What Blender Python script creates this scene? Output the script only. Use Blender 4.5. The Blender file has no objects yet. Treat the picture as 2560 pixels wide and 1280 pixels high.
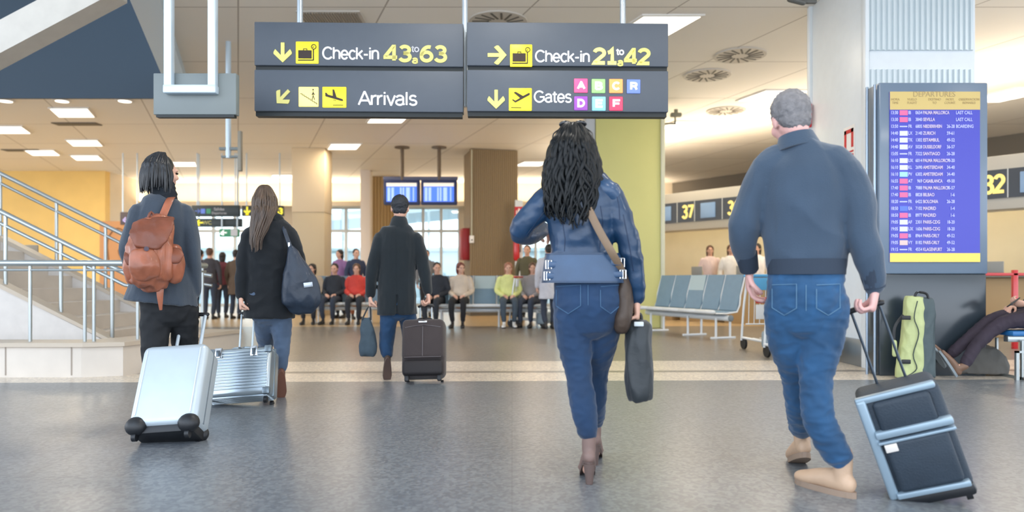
import bpy, bmesh, math, random
from mathutils import Vector, Matrix, Euler, noise
R = math.radians
scene = bpy.context.scene
col = scene.collection
random.seed(7)
# ---------------------------------------------------------------- camera, world, exposure
FPX, EYE, HY, CXP = 1850.0, 0.96, 700.0, 1280.0      # 2560 px frame, horizon row 700
cam = bpy.data.cameras.new('camera'); camo = bpy.data.objects.new('camera', cam); col.objects.link(camo)
camo.location = (0, 0, EYE); camo.rotation_euler = (R(90), 0, 0)
cam.sensor_width = 36; cam.lens = FPX/2560*36; cam.shift_y = (HY-640)/2560
cam.clip_start = .05; cam.clip_end = 300
cam.dof.use_dof = True; cam.dof.focus_distance = 5.0; cam.dof.aperture_fstop = 1.5
scene.camera = camo
w = bpy.data.worlds.new('daylight'); scene.world = w; w.use_nodes = True
wn = w.node_tree.nodes; wl = w.node_tree.links
bg = wn['Background']
tc = wn.new('ShaderNodeTexCoord'); sx = wn.new('ShaderNodeSeparateXYZ'); cr = wn.new('ShaderNodeValToRGB')
wl.new(tc.outputs['Generated'], sx.inputs[0]); wl.new(sx.outputs[2], cr.inputs[0]); wl.new(cr.outputs[0], bg.inputs[0])
cr.color_ramp.elements[0].position = 0.0; cr.color_ramp.elements[0].color = (.86, .92, 1, 1)
cr.color_ramp.elements[1].position = .8; cr.color_ramp.elements[1].color = (.55, .72, .95, 1)
bg.inputs[1].default_value = 2.6
scene.view_settings.view_transform = 'Standard'; scene.view_settings.look = 'None'
scene.view_settings.gamma = 1; scene.view_settings.exposure = 0.62
scene.view_settings.use_curve_mapping = False
LAMP = 30.0
# ---------------------------------------------------------------- helpers
def W(px, py, Y): return Vector(((px-CXP)/FPX*Y, Y, EYE+(HY-py)/FPX*Y))
def lin(c):
    c /= 255.
    return c/12.92 if c <= .04045 else ((c+.055)/1.055)**2.4
def rgb(r, g, b): return (lin(r), lin(g), lin(b), 1)
MATS = {}
def mat(name, c, rough=.6, metal=0, bump=0, bscale=60, var=0, vscale=8, sheen=0, coat=0, emit=0, spec=.5, stretch=None, bdist=.01):
    if name in MATS: return MATS[name]
    m = bpy.data.materials.new(name); m.use_nodes = True; MATS[name] = m
    n = m.node_tree.nodes; l = m.node_tree.links; p = n['Principled BSDF']
    c = rgb(*c)
    p.inputs['Base Color'].default_value = c; p.inputs['Roughness'].default_value = rough
    p.inputs['Metallic'].default_value = metal; p.inputs['Specular IOR Level'].default_value = spec
    if sheen: p.inputs['Sheen Weight'].default_value = sheen
    if coat: p.inputs['Coat Weight'].default_value = coat; p.inputs['Coat Roughness'].default_value = .15
    if emit: p.inputs['Emission Color'].default_value = c; p.inputs['Emission Strength'].default_value = emit
    if var or bump:
        t = n.new('ShaderNodeTexCoord'); src = t.outputs['Object']
        if stretch:
            mp = n.new('ShaderNodeMapping'); mp.inputs['Scale'].default_value = stretch; l.new(src, mp.inputs[0]); src = mp.outputs[0]
    if var:
        nz = n.new('ShaderNodeTexNoise'); nz.inputs['Scale'].default_value = vscale; nz.inputs['Detail'].default_value = 5
        l.new(src, nz.inputs['Vector'])
        r = n.new('ShaderNodeValToRGB'); l.new(nz.outputs['Fac'], r.inputs[0])
        r.color_ramp.elements[0].position = .3; r.color_ramp.elements[1].position = .7
        r.color_ramp.elements[0].color = tuple(min(1, x*(1-var)) for x in c[:3])+(1,)
        r.color_ramp.elements[1].color = tuple(min(1, x*(1+var)) for x in c[:3])+(1,)
        l.new(r.outputs[0], p.inputs['Base Color'])
    if bump:
        nb = n.new('ShaderNodeTexNoise'); nb.inputs['Scale'].default_value = bscale; nb.inputs['Detail'].default_value = 4
        l.new(src, nb.inputs['Vector'])
        b = n.new('ShaderNodeBump'); b.inputs['Strength'].default_value = bump; b.inputs['Distance'].default_value = bdist
        l.new(nb.outputs['Fac'], b.inputs['Height']); l.new(b.outputs[0], p.inputs['Normal'])
    return m
def glass(name, c=(235, 245, 245), alpha=.25):
    if name in MATS: return MATS[name]
    m = bpy.data.materials.new(name); m.use_nodes = True; MATS[name] = m
    n = m.node_tree.nodes; l = m.node_tree.links; n.remove(n['Principled BSDF'])
    t = n.new('ShaderNodeBsdfTransparent'); g = n.new('ShaderNodeBsdfGlossy'); mx = n.new('ShaderNodeMixShader')
    t.inputs[0].default_value = rgb(*c); g.inputs[1].default_value = .03; mx.inputs[0].default_value = alpha*.35
    l.new(t.outputs[0], mx.inputs[1]); l.new(g.outputs[0], mx.inputs[2]); l.new(mx.outputs[0], n['Material Output'].inputs[0])
    return m
def frame_of(t, side):
    t = t.normalized(); s = Vector(side); s = s-t*s.dot(t)
    if s.length < 1e-3:
        s = Vector((0, 1, 0)); s = s-t*s.dot(t)
    s.normalize(); return t, s, t.cross(s)
def cat(P, k):
    if len(P) < 3 or k < 2: return P
    out = []
    for i in range(len(P)-1):
        p0 = P[max(i-1, 0)]; p1 = P[i]; p2 = P[i+1]; p3 = P[min(i+2, len(P)-1)]
        for j in range(k):
            t = j/k; t2 = t*t; t3 = t2*t
            out.append(tuple(.5*((2*b)+(-a+c)*t+(2*a-5*b+4*c-d)*t2+(-a+3*b-3*c+d)*t3) for a, b, c, d in zip(p0, p1, p2, p3)))
    out.append(P[-1]); return out
class MB:
    def __init__(s): s.b = bmesh.new()
    def ring(s, c, a, b, ra, rb, n, pw=1.0):
        o = []
        for i in range(n):
            t = 2*math.pi*i/n; x = math.cos(t); y = math.sin(t)
            if pw != 1: x = math.copysign(abs(x)**pw, x); y = math.copysign(abs(y)**pw, y)
            o.append(s.b.verts.new(c+a*(x*ra)+b*(y*rb)))
        return o
    def skin(s, rings, cap=True, closed=True):
        for A, B in zip(rings, rings[1:]):
            n = len(A)
            for i in range(n if closed else n-1):
                s.b.faces.new((A[i], A[(i+1) % n], B[(i+1) % n], B[i]))
        if cap:
            s.b.faces.new(rings[0][::-1]); s.b.faces.new(rings[-1])
    def limb(s, pts, rads, side=(1, 0, 0), n=14, k=4, dome=True, pw=1.0):
        P = [tuple(p)+((r, r) if isinstance(r, (int, float)) else tuple(r)) for p, r in zip(pts, rads)]
        P = cat(P, k); V = [Vector(p[:3]) for p in P]; rings = []
        m = len(P)
        for i in range(m):
            t = V[min(i+1, m-1)]-V[max(i-1, 0)]
            t, a, b = frame_of(t, side)
            ra, rb = P[i][3], P[i][4]
            if dome and i == 0:
                h = min(ra, rb)
                for q in (.92, .6):
                    w_ = math.sqrt(max(0, 1-q*q)); rings.append(s.ring(V[0]-t*h*q, a, b, ra*w_, rb*w_, n, pw))
            rings.append(s.ring(V[i], a, b, ra, rb, n, pw))
            if dome and i == m-1:
                h = min(ra, rb)
                for q in (.6, .92):
                    w_ = math.sqrt(max(0, 1-q*q)); rings.append(s.ring(V[i]+t*h*q, a, b, ra*w_, rb*w_, n, pw))
        s.skin(rings); return s
    def tube(s, pts, r, n=8, k=1): return s.limb(pts, [r]*len(pts), n=n, k=k, dome=False)
    def cyl(s, p0, p1, r, n=16, r2=None): return s.limb([p0, p1], [r, r if r2 is None else r2], n=n, k=1, dome=False)
    def ell(s, c, r, rot=None, u=16, v=10):
        M = Matrix.Translation(c) @ (rot.to_matrix().to_4x4() if rot else Matrix()) @ Matrix.Diagonal((*r, 1))
        bmesh.ops.create_uvsphere(s.b, u_segments=u, v_segments=v, radius=1, matrix=M); return s
    def box(s, lo, hi, bev=0, rot=None, seg=2, M=None):
        lo = Vector(lo); hi = Vector(hi); c = (lo+hi)/2; d = hi-lo
        t = bmesh.new()
        bmesh.ops.create_cube(t, size=1, matrix=Matrix.Diagonal((abs(d.x), abs(d.y), abs(d.z), 1)))
        if bev: bmesh.ops.bevel(t, geom=t.edges[:], offset=bev, segments=seg, affect='EDGES', profile=.5)
        X = Matrix.Translation(c) @ (rot.to_matrix().to_4x4() if rot else Matrix())
        if M: X = M @ X
        bmesh.ops.transform(t, matrix=X, verts=t.verts[:])
        me = bpy.data.meshes.new('t'); t.to_mesh(me); t.free(); s.b.from_mesh(me); bpy.data.meshes.remove(me); return s
    def prism(s, poly, d0, d1, M=None):
        """poly in (x,z), extruded along y from d0 to d1"""
        A = [s.b.verts.new((x, d0, z)) for x, z in poly]; B = [s.b.verts.new((x, d1, z)) for x, z in poly]
        n = len(poly)
        s.b.faces.new(A); s.b.faces.new(B[::-1])
        for i in range(n): s.b.faces.new((A[i], B[i], B[(i+1) % n], A[(i+1) % n]))
        if M: bmesh.ops.transform(s.b, matrix=M, verts=A+B)
        return s
    def slab(s, poly, z0, z1):
        A = [s.b.verts.new((x, y, z0)) for x, y in poly]; B = [s.b.verts.new((x, y, z1)) for x, y in poly]
        n = len(poly); s.b.faces.new(A); s.b.faces.new(B[::-1])
        for i in range(n): s.b.faces.new((A[i], B[i], B[(i+1) % n], A[(i+1) % n]))
        return s
    def quad(s, *p):
        s.b.faces.new([s.b.verts.new(x) for x in p]); return s
    def xform(s, M): bmesh.ops.transform(s.b, matrix=M, verts=s.b.verts[:]); return s
    def mesh(s, name):
        bmesh.ops.recalc_face_normals(s.b, faces=s.b.faces[:])
        me = bpy.data.meshes.new(name); s.b.to_mesh(me); s.b.free(); return me
    def build(s, name, m, parent=None, smooth=True, angle=40, label=None):
        me = s.mesh(name); o = link(name, me, m, parent, label)
        if smooth:
            me.polygons.foreach_set('use_smooth', [True]*len(me.polygons))
            sharp_edges(me, angle)
        return o
def sharp_edges(me, angle):
    b = bmesh.new(); b.from_mesh(me); a = R(angle)
    for e in b.edges:
        e.smooth = not (len(e.link_faces) == 2 and e.calc_face_angle(0) > a)
    b.to_mesh(me); b.free()
def link(name, me, m, parent, label=None):
    o = bpy.data.objects.new(name, me)
    if m:
        me.materials.clear(); me.materials.append(m)
    col.objects.link(o)
    if parent: o.parent = parent
    if label: o['label'] = label
    return o
def thing(name, label, catg, loc=(0, 0, 0), rz=0, group=None):
    o = bpy.data.objects.new(name, None); o.empty_display_size = .1; col.objects.link(o)
    o.location = loc; o.rotation_euler = (0, 0, rz)
    return tag(o, label, catg, group)
def tag(o, label, catg, group=None):
    o['label'] = label; o['category'] = catg
    if group: o['group'] = group
    return o
def struct(name, mb, m, parent=None, smooth=False, label=None):
    o = mb.build(name, m, parent, smooth=smooth)
    if not parent: o['kind'] = 'structure'
    if label: o['label'] = label
    return o
def copy_tree(o, parent=None):
    c = o.copy(); col.objects.link(c); c.parent = parent
    for ch in list(o.children): copy_tree(ch, c)
    return c
def sculpt(name, mb, m, parent, voxel=.01, sm=4, disp=None, label=None):
    """fuse everything in mb to one continuous surface"""
    me = mb.mesh(name); t = bpy.data.objects.new('tmp', me); col.objects.link(t)
    r = t.modifiers.new('r', 'REMESH'); r.mode = 'VOXEL'; r.voxel_size = voxel
    s = t.modifiers.new('s', 'SMOOTH'); s.factor = .5; s.iterations = sm
    dg = bpy.context.evaluated_depsgraph_get(); ev = t.evaluated_get(dg)
    out = bpy.data.meshes.new_from_object(ev)
    bpy.data.objects.remove(t); bpy.data.meshes.remove(me)
    if disp:
        out.update()
        nr = [v.normal.copy() for v in out.vertices]
        for v, n_ in zip(out.vertices, nr):
            d = disp(v.co, n_)
            v.co = v.co + (d if isinstance(d, Vector) else n_*d)
    out.polygons.foreach_set('use_smooth', [True]*len(out.polygons)); out.name = name
    return link(name, out, m, parent, label)
def folds(amp, sc=(9, 9, 5), seed=0.0, amp2=None):
    def f(co, n):
        p = Vector((co.x*sc[0]+seed, co.y*sc[1], co.z*sc[2]))
        a = noise.noise(p); b = noise.noise(p*2.3+Vector((5, 1, 3)))
        v = 1-2*abs(a)
        return amp*(v-.5)+amp*.5*b
    return f
from mathutils.bvhtree import BVHTree
def snap(o, pts, off=.002, sub=6):
    """lay a polyline on the back (-y side) of a mesh object"""
    me = o.data; T = BVHTree.FromPolygons([v.co for v in me.vertices], [tuple(p.vertices) for p in me.polygons])
    out = []; last = None
    for a, b in zip(pts, pts[1:]):
        for k in range(sub):
            p = Vector(a).lerp(Vector(b), k/sub); h = T.ray_cast(Vector((p.x, p.y-.6, p.z)), Vector((0, 1, 0)))[0]
            if h: out.append(h-Vector((0, off, 0)))
    return out
def child(t, name):
    return [o for o in t.children if o.name.split('.')[0] == name][0]
def text(body, size, m, parent, loc, rot=(R(90), 0, 0), name='lettering', align='LEFT', bold=0, ext=.003, sx=1, line=1.0, label=None):
    c = bpy.data.curves.new('t', 'FONT'); c.body = body; c.size = size; c.align_x = align; c.align_y = 'CENTER'
    c.offset = bold; c.extrude = ext; c.space_line = line; c.resolution_u = 4
    t = bpy.data.objects.new('t', c); col.objects.link(t)
    me = bpy.data.meshes.new_from_object(t.evaluated_get(bpy.context.evaluated_depsgraph_get()))
    bpy.data.objects.remove(t)
    o = link(name, me, m, parent, label); o.location = loc; o.rotation_euler = rot; o.scale = (sx, 1, 1)
    return o

# ---- plain grotesque lettering drawn as strokes; unit = cap height
def _arc(cx, cy, rx, ry, a0, a1, n=18): return [(cx+rx*math.cos(R(a0+(a1-a0)*k/n)), cy+ry*math.sin(R(a0+(a1-a0)*k/n))) for k in range(n+1)]
XH = .74
GL = {
 'C': (.78, [_arc(.4, .5, .36, .5, 40, 320, 28)]), 'G': (.82, [_arc(.4, .5, .36, .5, 42, 318, 28)+[(.74, .2), (.74, .47), (.44, .47)]]),
 'D': (.76, [[(.07, 0), (.07, 1), (.32, 1)]+_arc(.32, .5, .36, .5, 90, -90, 20)+[(.07, 0)]]), 'A': (.74, [[(.02, 0), (.35, 1.0), (.39, 1.0), (.72, 0)], [(.14, .33), (.6, .33)]]),
 'B': (.7, [[(.07, 0), (.07, 1), (.38, 1)]+_arc(.38, .765, .22, .235, 90, -90, 12)+[(.07, .53)], [(.38, .53)]+_arc(.4, .265, .25, .265, 90, -90, 12)+[(.07, 0)]]),
 'E': (.64, [[(.62, 1), (.07, 1), (.07, 0), (.62, 0)], [(.07, .52), (.57, .52)]]), 'F': (.6, [[(.6, 1), (.07, 1), (.07, 0)], [(.07, .5), (.54, .5)]]),
 'R': (.72, [[(.07, 0), (.07, 1), (.38, 1)]+_arc(.38, .75, .24, .25, 90, -90, 12)+[(.07, .5)], [(.36, .5), (.52, .36), (.63, 0)]]),
 'h': (.56, [[(.05, 0), (.05, 1)], [(.05, .44)]+_arc(.27, .5, .21, .24, 175, 0, 12)+[(.48, 0)]]), 'n': (.56, [[(.05, 0), (.05, XH)], [(.05, .44)]+_arc(.27, .5, .21, .24, 175, 0, 12)+[(.48, 0)]]),
 'e': (.6, [[(.06, .37), (.53, .37)]+_arc(.295, .37, .235, .37, 0, 325, 26)]), 'c': (.56, [_arc(.295, .37, .235, .37, 42, 318, 24)]),
 'k': (.52, [[(.05, 0), (.05, 1)], [(.46, XH), (.05, .3)], [(.2, .44), (.48, 0)]]), '-': (.42, [[(.06, .38), (.34, .38)]]),
 'i': (.22, [[(.09, 0), (.09, XH)], [(.09, .88), (.09, 1.0)]]), 'l': (.22, [[(.09, 0), (.09, 1)]]),
 'r': (.36, [[(.05, 0), (.05, XH)], [(.05, .4)]+_arc(.3, .42, .25, .29, 165, 85, 8)]), 'v': (.5, [[(.02, XH), (.24, 0), (.26, 0), (.48, XH)]]),
 'a': (.58, [_arc(.27, .53, .2, .2, 165, 0, 14)+[(.47, .1), (.54, .03)], [(.47, .46)]+_arc(.26, .2, .21, .2, 80, 270, 14)+_arc(.28, .2, .19, .2, 270, 345, 5)]),
 's': (.5, [_arc(.25, .555, .18, .18, 25, 180, 10)[:]+_arc(.25, .53, .18, .15, 190, 262, 5)+_arc(.25, .19, .2, .19, 80, -160, 16)]),
 't': (.34, [[(.15, .95), (.15, .13), (.19, .02), (.32, .02)], [(.0, XH-.02), (.32, XH-.02)]]), 'o': (.6, [_arc(.295, .37, .235, .37, 0, 360, 28)]),
 '1': (.5, [[(.1, .76), (.2, .8), (.3, .97), (.3, 0)], [(.08, .03), (.5, .03)]]), '2': (.62, [_arc(.31, .73, .23, .26, 165, -35, 16)+[(.1, .08), (.08, .03), (.57, .03)]]),
 '3': (.62, [_arc(.3, .76, .2, .23, 155, -80, 14)+[(.24, .53)], [(.24, .53)]+_arc(.3, .26, .23, .26, 85, -160, 18)]), '4': (.64, [[(.6, .23), (.07, .23), (.07, .3), (.42, .98), (.46, .98), (.46, 0)]]),
 '5': (.62, [[(.54, .97), (.16, .97), (.12, .52)]+_arc(.31, .32, .24, .31, 130, -155, 16)]), '6': (.64, [_arc(.32, .31, .23, .3, 0, 360, 24), _arc(.42, .36, .33, .62, 75, 180, 12)]),
 '7': (.58, [[(.06, .97), (.54, .97), (.54, .9), (.24, 0)]]), '8': (.62, [_arc(.31, .75, .19, .23, 0, 360, 20), _arc(.31, .26, .23, .27, 0, 360, 20)]), '9': (.64, [_arc(.32, .69, .23, .3, 0, 360, 24), _arc(.22, .64, .33, .62, -105, 0, 12)]),
}
def ribbon(mb, pts, w_, y0, y1):
    P = [Vector((a, b)) for a, b in pts]; Q = [P[0]]
    for p in P[1:]:
        if (p-Q[-1]).length > 1e-5: Q.append(p)
    closed = (Q[0]-Q[-1]).length < 1e-4
    L_, R_ = [], []
    m = len(Q)
    for i in range(m):
        a = Q[i-1] if i else (Q[-2] if closed else None); b = Q[i+1] if i < m-1 else (Q[1] if closed else None)
        d1 = (Q[i]-a).normalized() if a is not None else None; d2 = (b-Q[i]).normalized() if b is not None else None
        if d1 is None: d1 = d2
        if d2 is None: d2 = d1
        t = (d1+d2)
        t = d1 if t.length < .1 else t.normalized()
        n = Vector((-t.y, t.x)); k = 1/max(.5, n.dot(Vector((-d1.y, d1.x))))
        L_.append(Q[i]+n*w_/2*k); R_.append(Q[i]-n*w_/2*k)
    for i in range(m-1):
        mb.prism([tuple(L_[i]), tuple(L_[i+1]), tuple(R_[i+1]), tuple(R_[i])], y0, y1)
def strokes(s_, x0, x1, zb, zt, wt, m, parent, y0=-.006, y1=0.0, name='lettering'):
    """lettering s_ filling x0..x1 and zb..zt in the parent's xz plane, stroke wt (of cap height)"""
    mb = MB(); adv = 0; h = zt-zb; tot = sum(GL[c_][0]+.0 if c_ != ' ' else .3 for c_ in s_)-.06
    sx_ = (x1-x0)/(tot*h)
    for c_ in s_:
        if c_ == ' ': adv += .3; continue
        w_, st = GL[c_]
        for pl in st: ribbon(mb, [(x0+(adv+px)*h*sx_, zb+(wt/2+py*(1-wt))*h if True else 0) for px, py in pl], wt*h, y0, y1)
        adv += w_
    return mb.build(name, m, parent, smooth=False)
# ---------------------------------------------------------------- setting
CZ = 4.5
def terrazzo():
    m = bpy.data.materials.new('terrazzo'); m.use_nodes = True; n = m.node_tree.nodes; l = m.node_tree.links; p = n['Principled BSDF']
    tc = n.new('ShaderNodeTexCoord'); sp = n.new('ShaderNodeSeparateXYZ'); l.new(tc.outputs['Object'], sp.inputs[0])
    # bands follow Y - 0.025 X
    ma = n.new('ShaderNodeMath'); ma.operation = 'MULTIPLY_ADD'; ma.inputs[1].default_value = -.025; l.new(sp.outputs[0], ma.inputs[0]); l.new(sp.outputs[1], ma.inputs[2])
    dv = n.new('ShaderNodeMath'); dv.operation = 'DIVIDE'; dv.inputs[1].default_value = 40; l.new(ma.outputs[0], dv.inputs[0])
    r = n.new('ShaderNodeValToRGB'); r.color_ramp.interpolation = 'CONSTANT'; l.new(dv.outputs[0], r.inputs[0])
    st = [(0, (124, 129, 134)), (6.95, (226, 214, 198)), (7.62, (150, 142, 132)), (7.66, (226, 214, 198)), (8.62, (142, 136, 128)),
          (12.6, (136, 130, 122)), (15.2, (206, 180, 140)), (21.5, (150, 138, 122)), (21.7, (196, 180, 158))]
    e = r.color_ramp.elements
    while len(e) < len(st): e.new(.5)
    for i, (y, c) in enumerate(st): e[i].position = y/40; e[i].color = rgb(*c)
    v = n.new('ShaderNodeTexVoronoi'); v.inputs['Scale'].default_value = 55; l.new(tc.outputs['Object'], v.inputs['Vector'])
    r2 = n.new('ShaderNodeValToRGB'); l.new(v.outputs['Color'], r2.inputs[0])
    r2.color_ramp.elements[0].position = .25; r2.color_ramp.elements[0].color = (.72, .72, .74, 1)
    r2.color_ramp.elements[1].position = .8; r2.color_ramp.elements[1].color = (1.12, 1.12, 1.1, 1)
    nz = n.new('ShaderNodeTexNoise'); nz.inputs['Scale'].default_value = .35; nz.inputs['Detail'].default_value = 3; l.new(tc.outputs['Object'], nz.inputs['Vector'])
    r3 = n.new('ShaderNodeValToRGB'); l.new(nz.outputs['Fac'], r3.inputs[0])
    r3.color_ramp.elements[0].position = .35; r3.color_ramp.elements[0].color = (.9, .92, .95, 1)
    r3.color_ramp.elements[1].position = .65; r3.color_ramp.elements[1].color = (1.06, 1.03, .98, 1)
    mx = n.new('ShaderNodeMix'); mx.data_type = 'RGBA'; mx.blend_type = 'MULTIPLY'; mx.inputs[0].default_value = 1
    l.new(r.outputs[0], mx.inputs[6]); l.new(r2.outputs[0], mx.inputs[7])
    m2 = n.new('ShaderNodeMix'); m2.data_type = 'RGBA'; m2.blend_type = 'MULTIPLY'; m2.inputs[0].default_value = 1
    l.new(mx.outputs[2], m2.inputs[6]); l.new(r3.outputs[0], m2.inputs[7])
    # tile joints 1.2 m
    br = n.new('ShaderNodeTexBrick'); br.offset = 0; br.inputs['Scale'].default_value = 1; br.inputs['Brick Width'].default_value = 1.2; br.inputs['Row Height'].default_value = 1.2
    br.inputs['Mortar Size'].default_value = .004; br.inputs['Color1'].default_value = br.inputs['Color2'].default_value = (1, 1, 1, 1); br.inputs['Mortar'].default_value = (.82, .82, .82, 1)
    l.new(tc.outputs['Object'], br.inputs['Vector'])
    m3 = n.new('ShaderNodeMix'); m3.data_type = 'RGBA'; m3.blend_type = 'MULTIPLY'; m3.inputs[0].default_value = 1
    l.new(m2.outputs[2], m3.inputs[6]); l.new(br.outputs['Color'], m3.inputs[7]); l.new(m3.outputs[2], p.inputs['Base Color'])
    p.inputs['Roughness'].default_value = .3; p.inputs['Specular IOR Level'].default_value = .62
    n2 = n.new('ShaderNodeTexNoise'); n2.inputs['Scale'].default_value = 90; l.new(tc.outputs['Object'], n2.inputs['Vector'])
    b = n.new('ShaderNodeBump'); b.inputs['Strength'].default_value = .12; b.inputs['Distance'].default_value = .004; l.new(n2.outputs[0], b.inputs['Height']); l.new(b.outputs[0], p.inputs['Normal'])
    return m
def ceiling_mat():
    m = bpy.data.materials.new('ceiling panels'); m.use_nodes = True; n = m.node_tree.nodes; l = m.node_tree.links; p = n['Principled BSDF']
    tc = n.new('ShaderNodeTexCoord'); sp = n.new('ShaderNodeSeparateXYZ'); l.new(tc.outputs['Object'], sp.inputs[0])
    u = n.new('ShaderNodeMath'); u.operation = 'MULTIPLY_ADD'; u.inputs[1].default_value = .37; l.new(sp.outputs[1], u.inputs[0]); l.new(sp.outputs[0], u.inputs[2])
    cb = n.new('ShaderNodeCombineXYZ'); l.new(u.outputs[0], cb.inputs[0]); l.new(sp.outputs[1], cb.inputs[1])
    br = n.new('ShaderNodeTexBrick'); br.offset = 0; br.inputs['Scale'].default_value = 1; br.inputs['Brick Width'].default_value = 1.9; br.inputs['Row Height'].default_value = 2.4
    br.inputs['Mortar Size'].default_value = .012; br.inputs['Color1'].default_value = rgb(240, 236, 228); br.inputs['Color2'].default_value = rgb(236, 231, 222)
    br.inputs['Mortar'].default_value = rgb(180, 173, 163); l.new(cb.outputs[0], br.inputs['Vector'])
    l.new(br.outputs['Color'], p.inputs['Base Color']); p.inputs['Roughness'].default_value = .6
    return m
M_ceil = ceiling_mat()
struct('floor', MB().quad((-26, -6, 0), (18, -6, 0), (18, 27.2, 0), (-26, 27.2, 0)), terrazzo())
c = MB()
c.slab([(-.3, -3), (18, -3), (18, 14.4), (-6.5, 14.4)], CZ, CZ+.35); c.slab([(-26, 14.4), (18, 14.4), (18, 27.4), (-26, 27.4)], CZ, CZ+.35)
struct('ceiling', c, M_ceil)
M_navy = mat('navy fascia', (34, 54, 70), .6)
struct('trim_1', MB().box((-26, 14.34, CZ-.02), (-6.52, 14.395, 9), 0), M_navy, label='dark blue fascia of the upper void')
struct('trim_2', MB().slab([(-6.56, 14.4), (-6.2, 14.4), (-.0, -3), (-.36, -3)], CZ-.16, CZ+.5), mat('pale beam', (196, 216, 230), .35), label='pale blue edge beam along the opening in the ceiling')
struct('ceiling_upper', MB().box((-26, -3, 9), (0, 15, 9.2)), mat('upper ceiling', (214, 216, 216), .7))
# inclined underside of the flight above
fl = MB(); fl.prism([(-8.4, 2.03), (-4.42, 4.14), (-4.42, 4.51), (-8.4, 2.4)], 8.2, 8.5)
o = fl.build('escalator_underside', mat('soffit', (196, 190, 180), .5, var=.04), None, smooth=False)
tag(o, 'beige clad underside of a rising escalator crossing the dark ceiling opening', 'escalator')
# walls
M_yel = mat('yellow wall', (228, 190, 108), .55, var=.05, vscale=1.5)
struct('wall_left', MB().box((-26, 24, 0), (-13.2, 24.3, CZ)), M_yel)
M_beige = mat('beige wall', (212, 198, 174), .6, var=.04, vscale=2)
BY = 27.0
def bx(px): return (px-1280)/FPX*BY
wb = MB()
wb.box((-14.95, BY, 3.66), (9, BY+.3, CZ))
wb.box((-13.3, 24.3, 0), (-13.2, BY, CZ))
for a, b in ((640, 742), (905, 1012), (1148, 1292), (1480, 1720)): wb.box((bx(a), BY, 0), (bx(b), BY+.3, 3.66))
struct('wall_back', wb, M_beige)
M_fr = mat('window frame', (214, 218, 218), .4)
M_gl = glass('clear glass'); M_gc = mat('frosted cyan', (150, 205, 212), .3)
for i, (a, b, k) in enumerate(((262, 640, 7), (742, 905, 4), (1012, 1148, 3), (1292, 1480, 4))):
    x0, x1 = bx(a), bx(b); mb = MB()
    for j in range(k+1):
        x = x0+(x1-x0)*j/k; mb.box((x-.05, BY+.02, 0), (x+.05, BY+.16, 3.66))
    for z in (0.05, 1.05, 2.75, 3.6): mb.box((x0, BY+.03, z-.05), (x1, BY+.15, z+.05))
    fo = struct('window_%d' % (i+1), mb, M_fr)
    pm = MB(); pm.box((x0, BY+.07, .05), (x1, BY+.09, 3.62)); pm.build('pane', M_gl, fo, smooth=False)
# outside behind the glass
struct('ground_outside', MB().box((-40, 27.3, -.12), (30, 80, -.02)), mat('pavement', (176, 178, 176), .8))
struct('trim_3', MB().prism([(-9.2, 3.3), (2.5, 4.4), (2.5, 4.8), (-9.2, 3.6)], 31, 36), mat('canopy', (232, 236, 238), .5), label='sloping white canopy outside the windows')
struct('trim_9', MB().box((-24, 42, -.1), (20, 43, 2.6)).box((-24, 41.8, 2.6), (20, 43, 2.8)), mat('far building', (196, 204, 204), .8, var=.15, vscale=.6), label='low grey-green building outside')
for x in (-8.6, -7.6, -6.9, -4.3, -3.4, -2.9, .6, 1.6):
    p = MB(); p.cyl((x, 30.2, -.04), (x, 30.2, 4.2), .05, 10)
    tag(p.build('canopy_post', M_fr, None), 'slim pale canopy post standing outside behind the back windows', 'post', 'canopy posts outside')
# right hand dark wall beyond the desks
d = Vector((5.94, -8.5)).normalized(); nn = Vector((-d.y, d.x))
q0 = Vector((6.06, 26.7))-d*3; q1 = Vector((12.0, 18.2))+d*7
struct('wall_right', MB().slab([tuple(q0), tuple(q1), tuple(q1+nn*.3), tuple(q0+nn*.3)], 0, CZ), mat('taupe wall', (104, 98, 88), .6))
# ---------------------------------------------------------------- columns
def flute(mb, x0, x1, y, z0, z1, pitch, dep, back):
    n = max(2, int((x1-x0)/pitch)); pts = []
    for i in range(n):
        a = x0+(x1-x0)*i/n; w_ = (x1-x0)/n
        pts += [(a, y), (a+w_*.2, y), (a+w_*.35, y-dep), (a+w_*.75, y-dep), (a+w_*.9, y)]
    pts += [(x1, y), (x1, back), (x0, back)]
    mb.slab(pts, z0, z1)
M_white = mat('white column', (222, 228, 232), .4, var=.02); M_corr = mat('pale corrugated metal', (206, 217, 222), .35, metal=.15)
t = thing('column', 'large white square column with corrugated metal cladding behind the departures board', 'column', (4.44, 8.8, 0))
MB().box((-.56, -.76, 0), (.6, .8, CZ), .02).build('core', M_white, t)
cm = MB(); flute(cm, -.575, .56, -.78, 3.45, CZ, .058, .022, -.74); flute(cm, -.575, .56, -.78, .35, 3.24, .058, .022, -.74); cm.build('corrugated_panel', M_corr, t, smooth=False)
MB().box((-.62, -.80, 0), (-.575, -.70, CZ), .01).box((-.6, .76, 0), (-.52, .84, CZ), .01).build('edge_trim', M_white, t)
MB().box((-.6, -.8, 0), (.6, .84, .3), .01).build('plinth', mat('steel', (150, 156, 160), .35, .8), t)
M_fl = mat('bronze fluted cladding', (146, 126, 96), .5, metal=.15)
t = thing('column', 'wide brown fluted column between the hanging monitors and the fire extinguisher', 'column', (-.62, 20.6, 0), R(13))
MB().box((-.62, -.55, 0), (.62, .65, CZ)).build('core', mat('brown core', (134, 116, 90), .55), t, smooth=False)
cm = MB(); flute(cm, -.66, .66, -.6, .12, CZ-.02, .055, .02, -.54); cm.build('fluted_cladding', M_fl, t, smooth=False)
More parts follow.
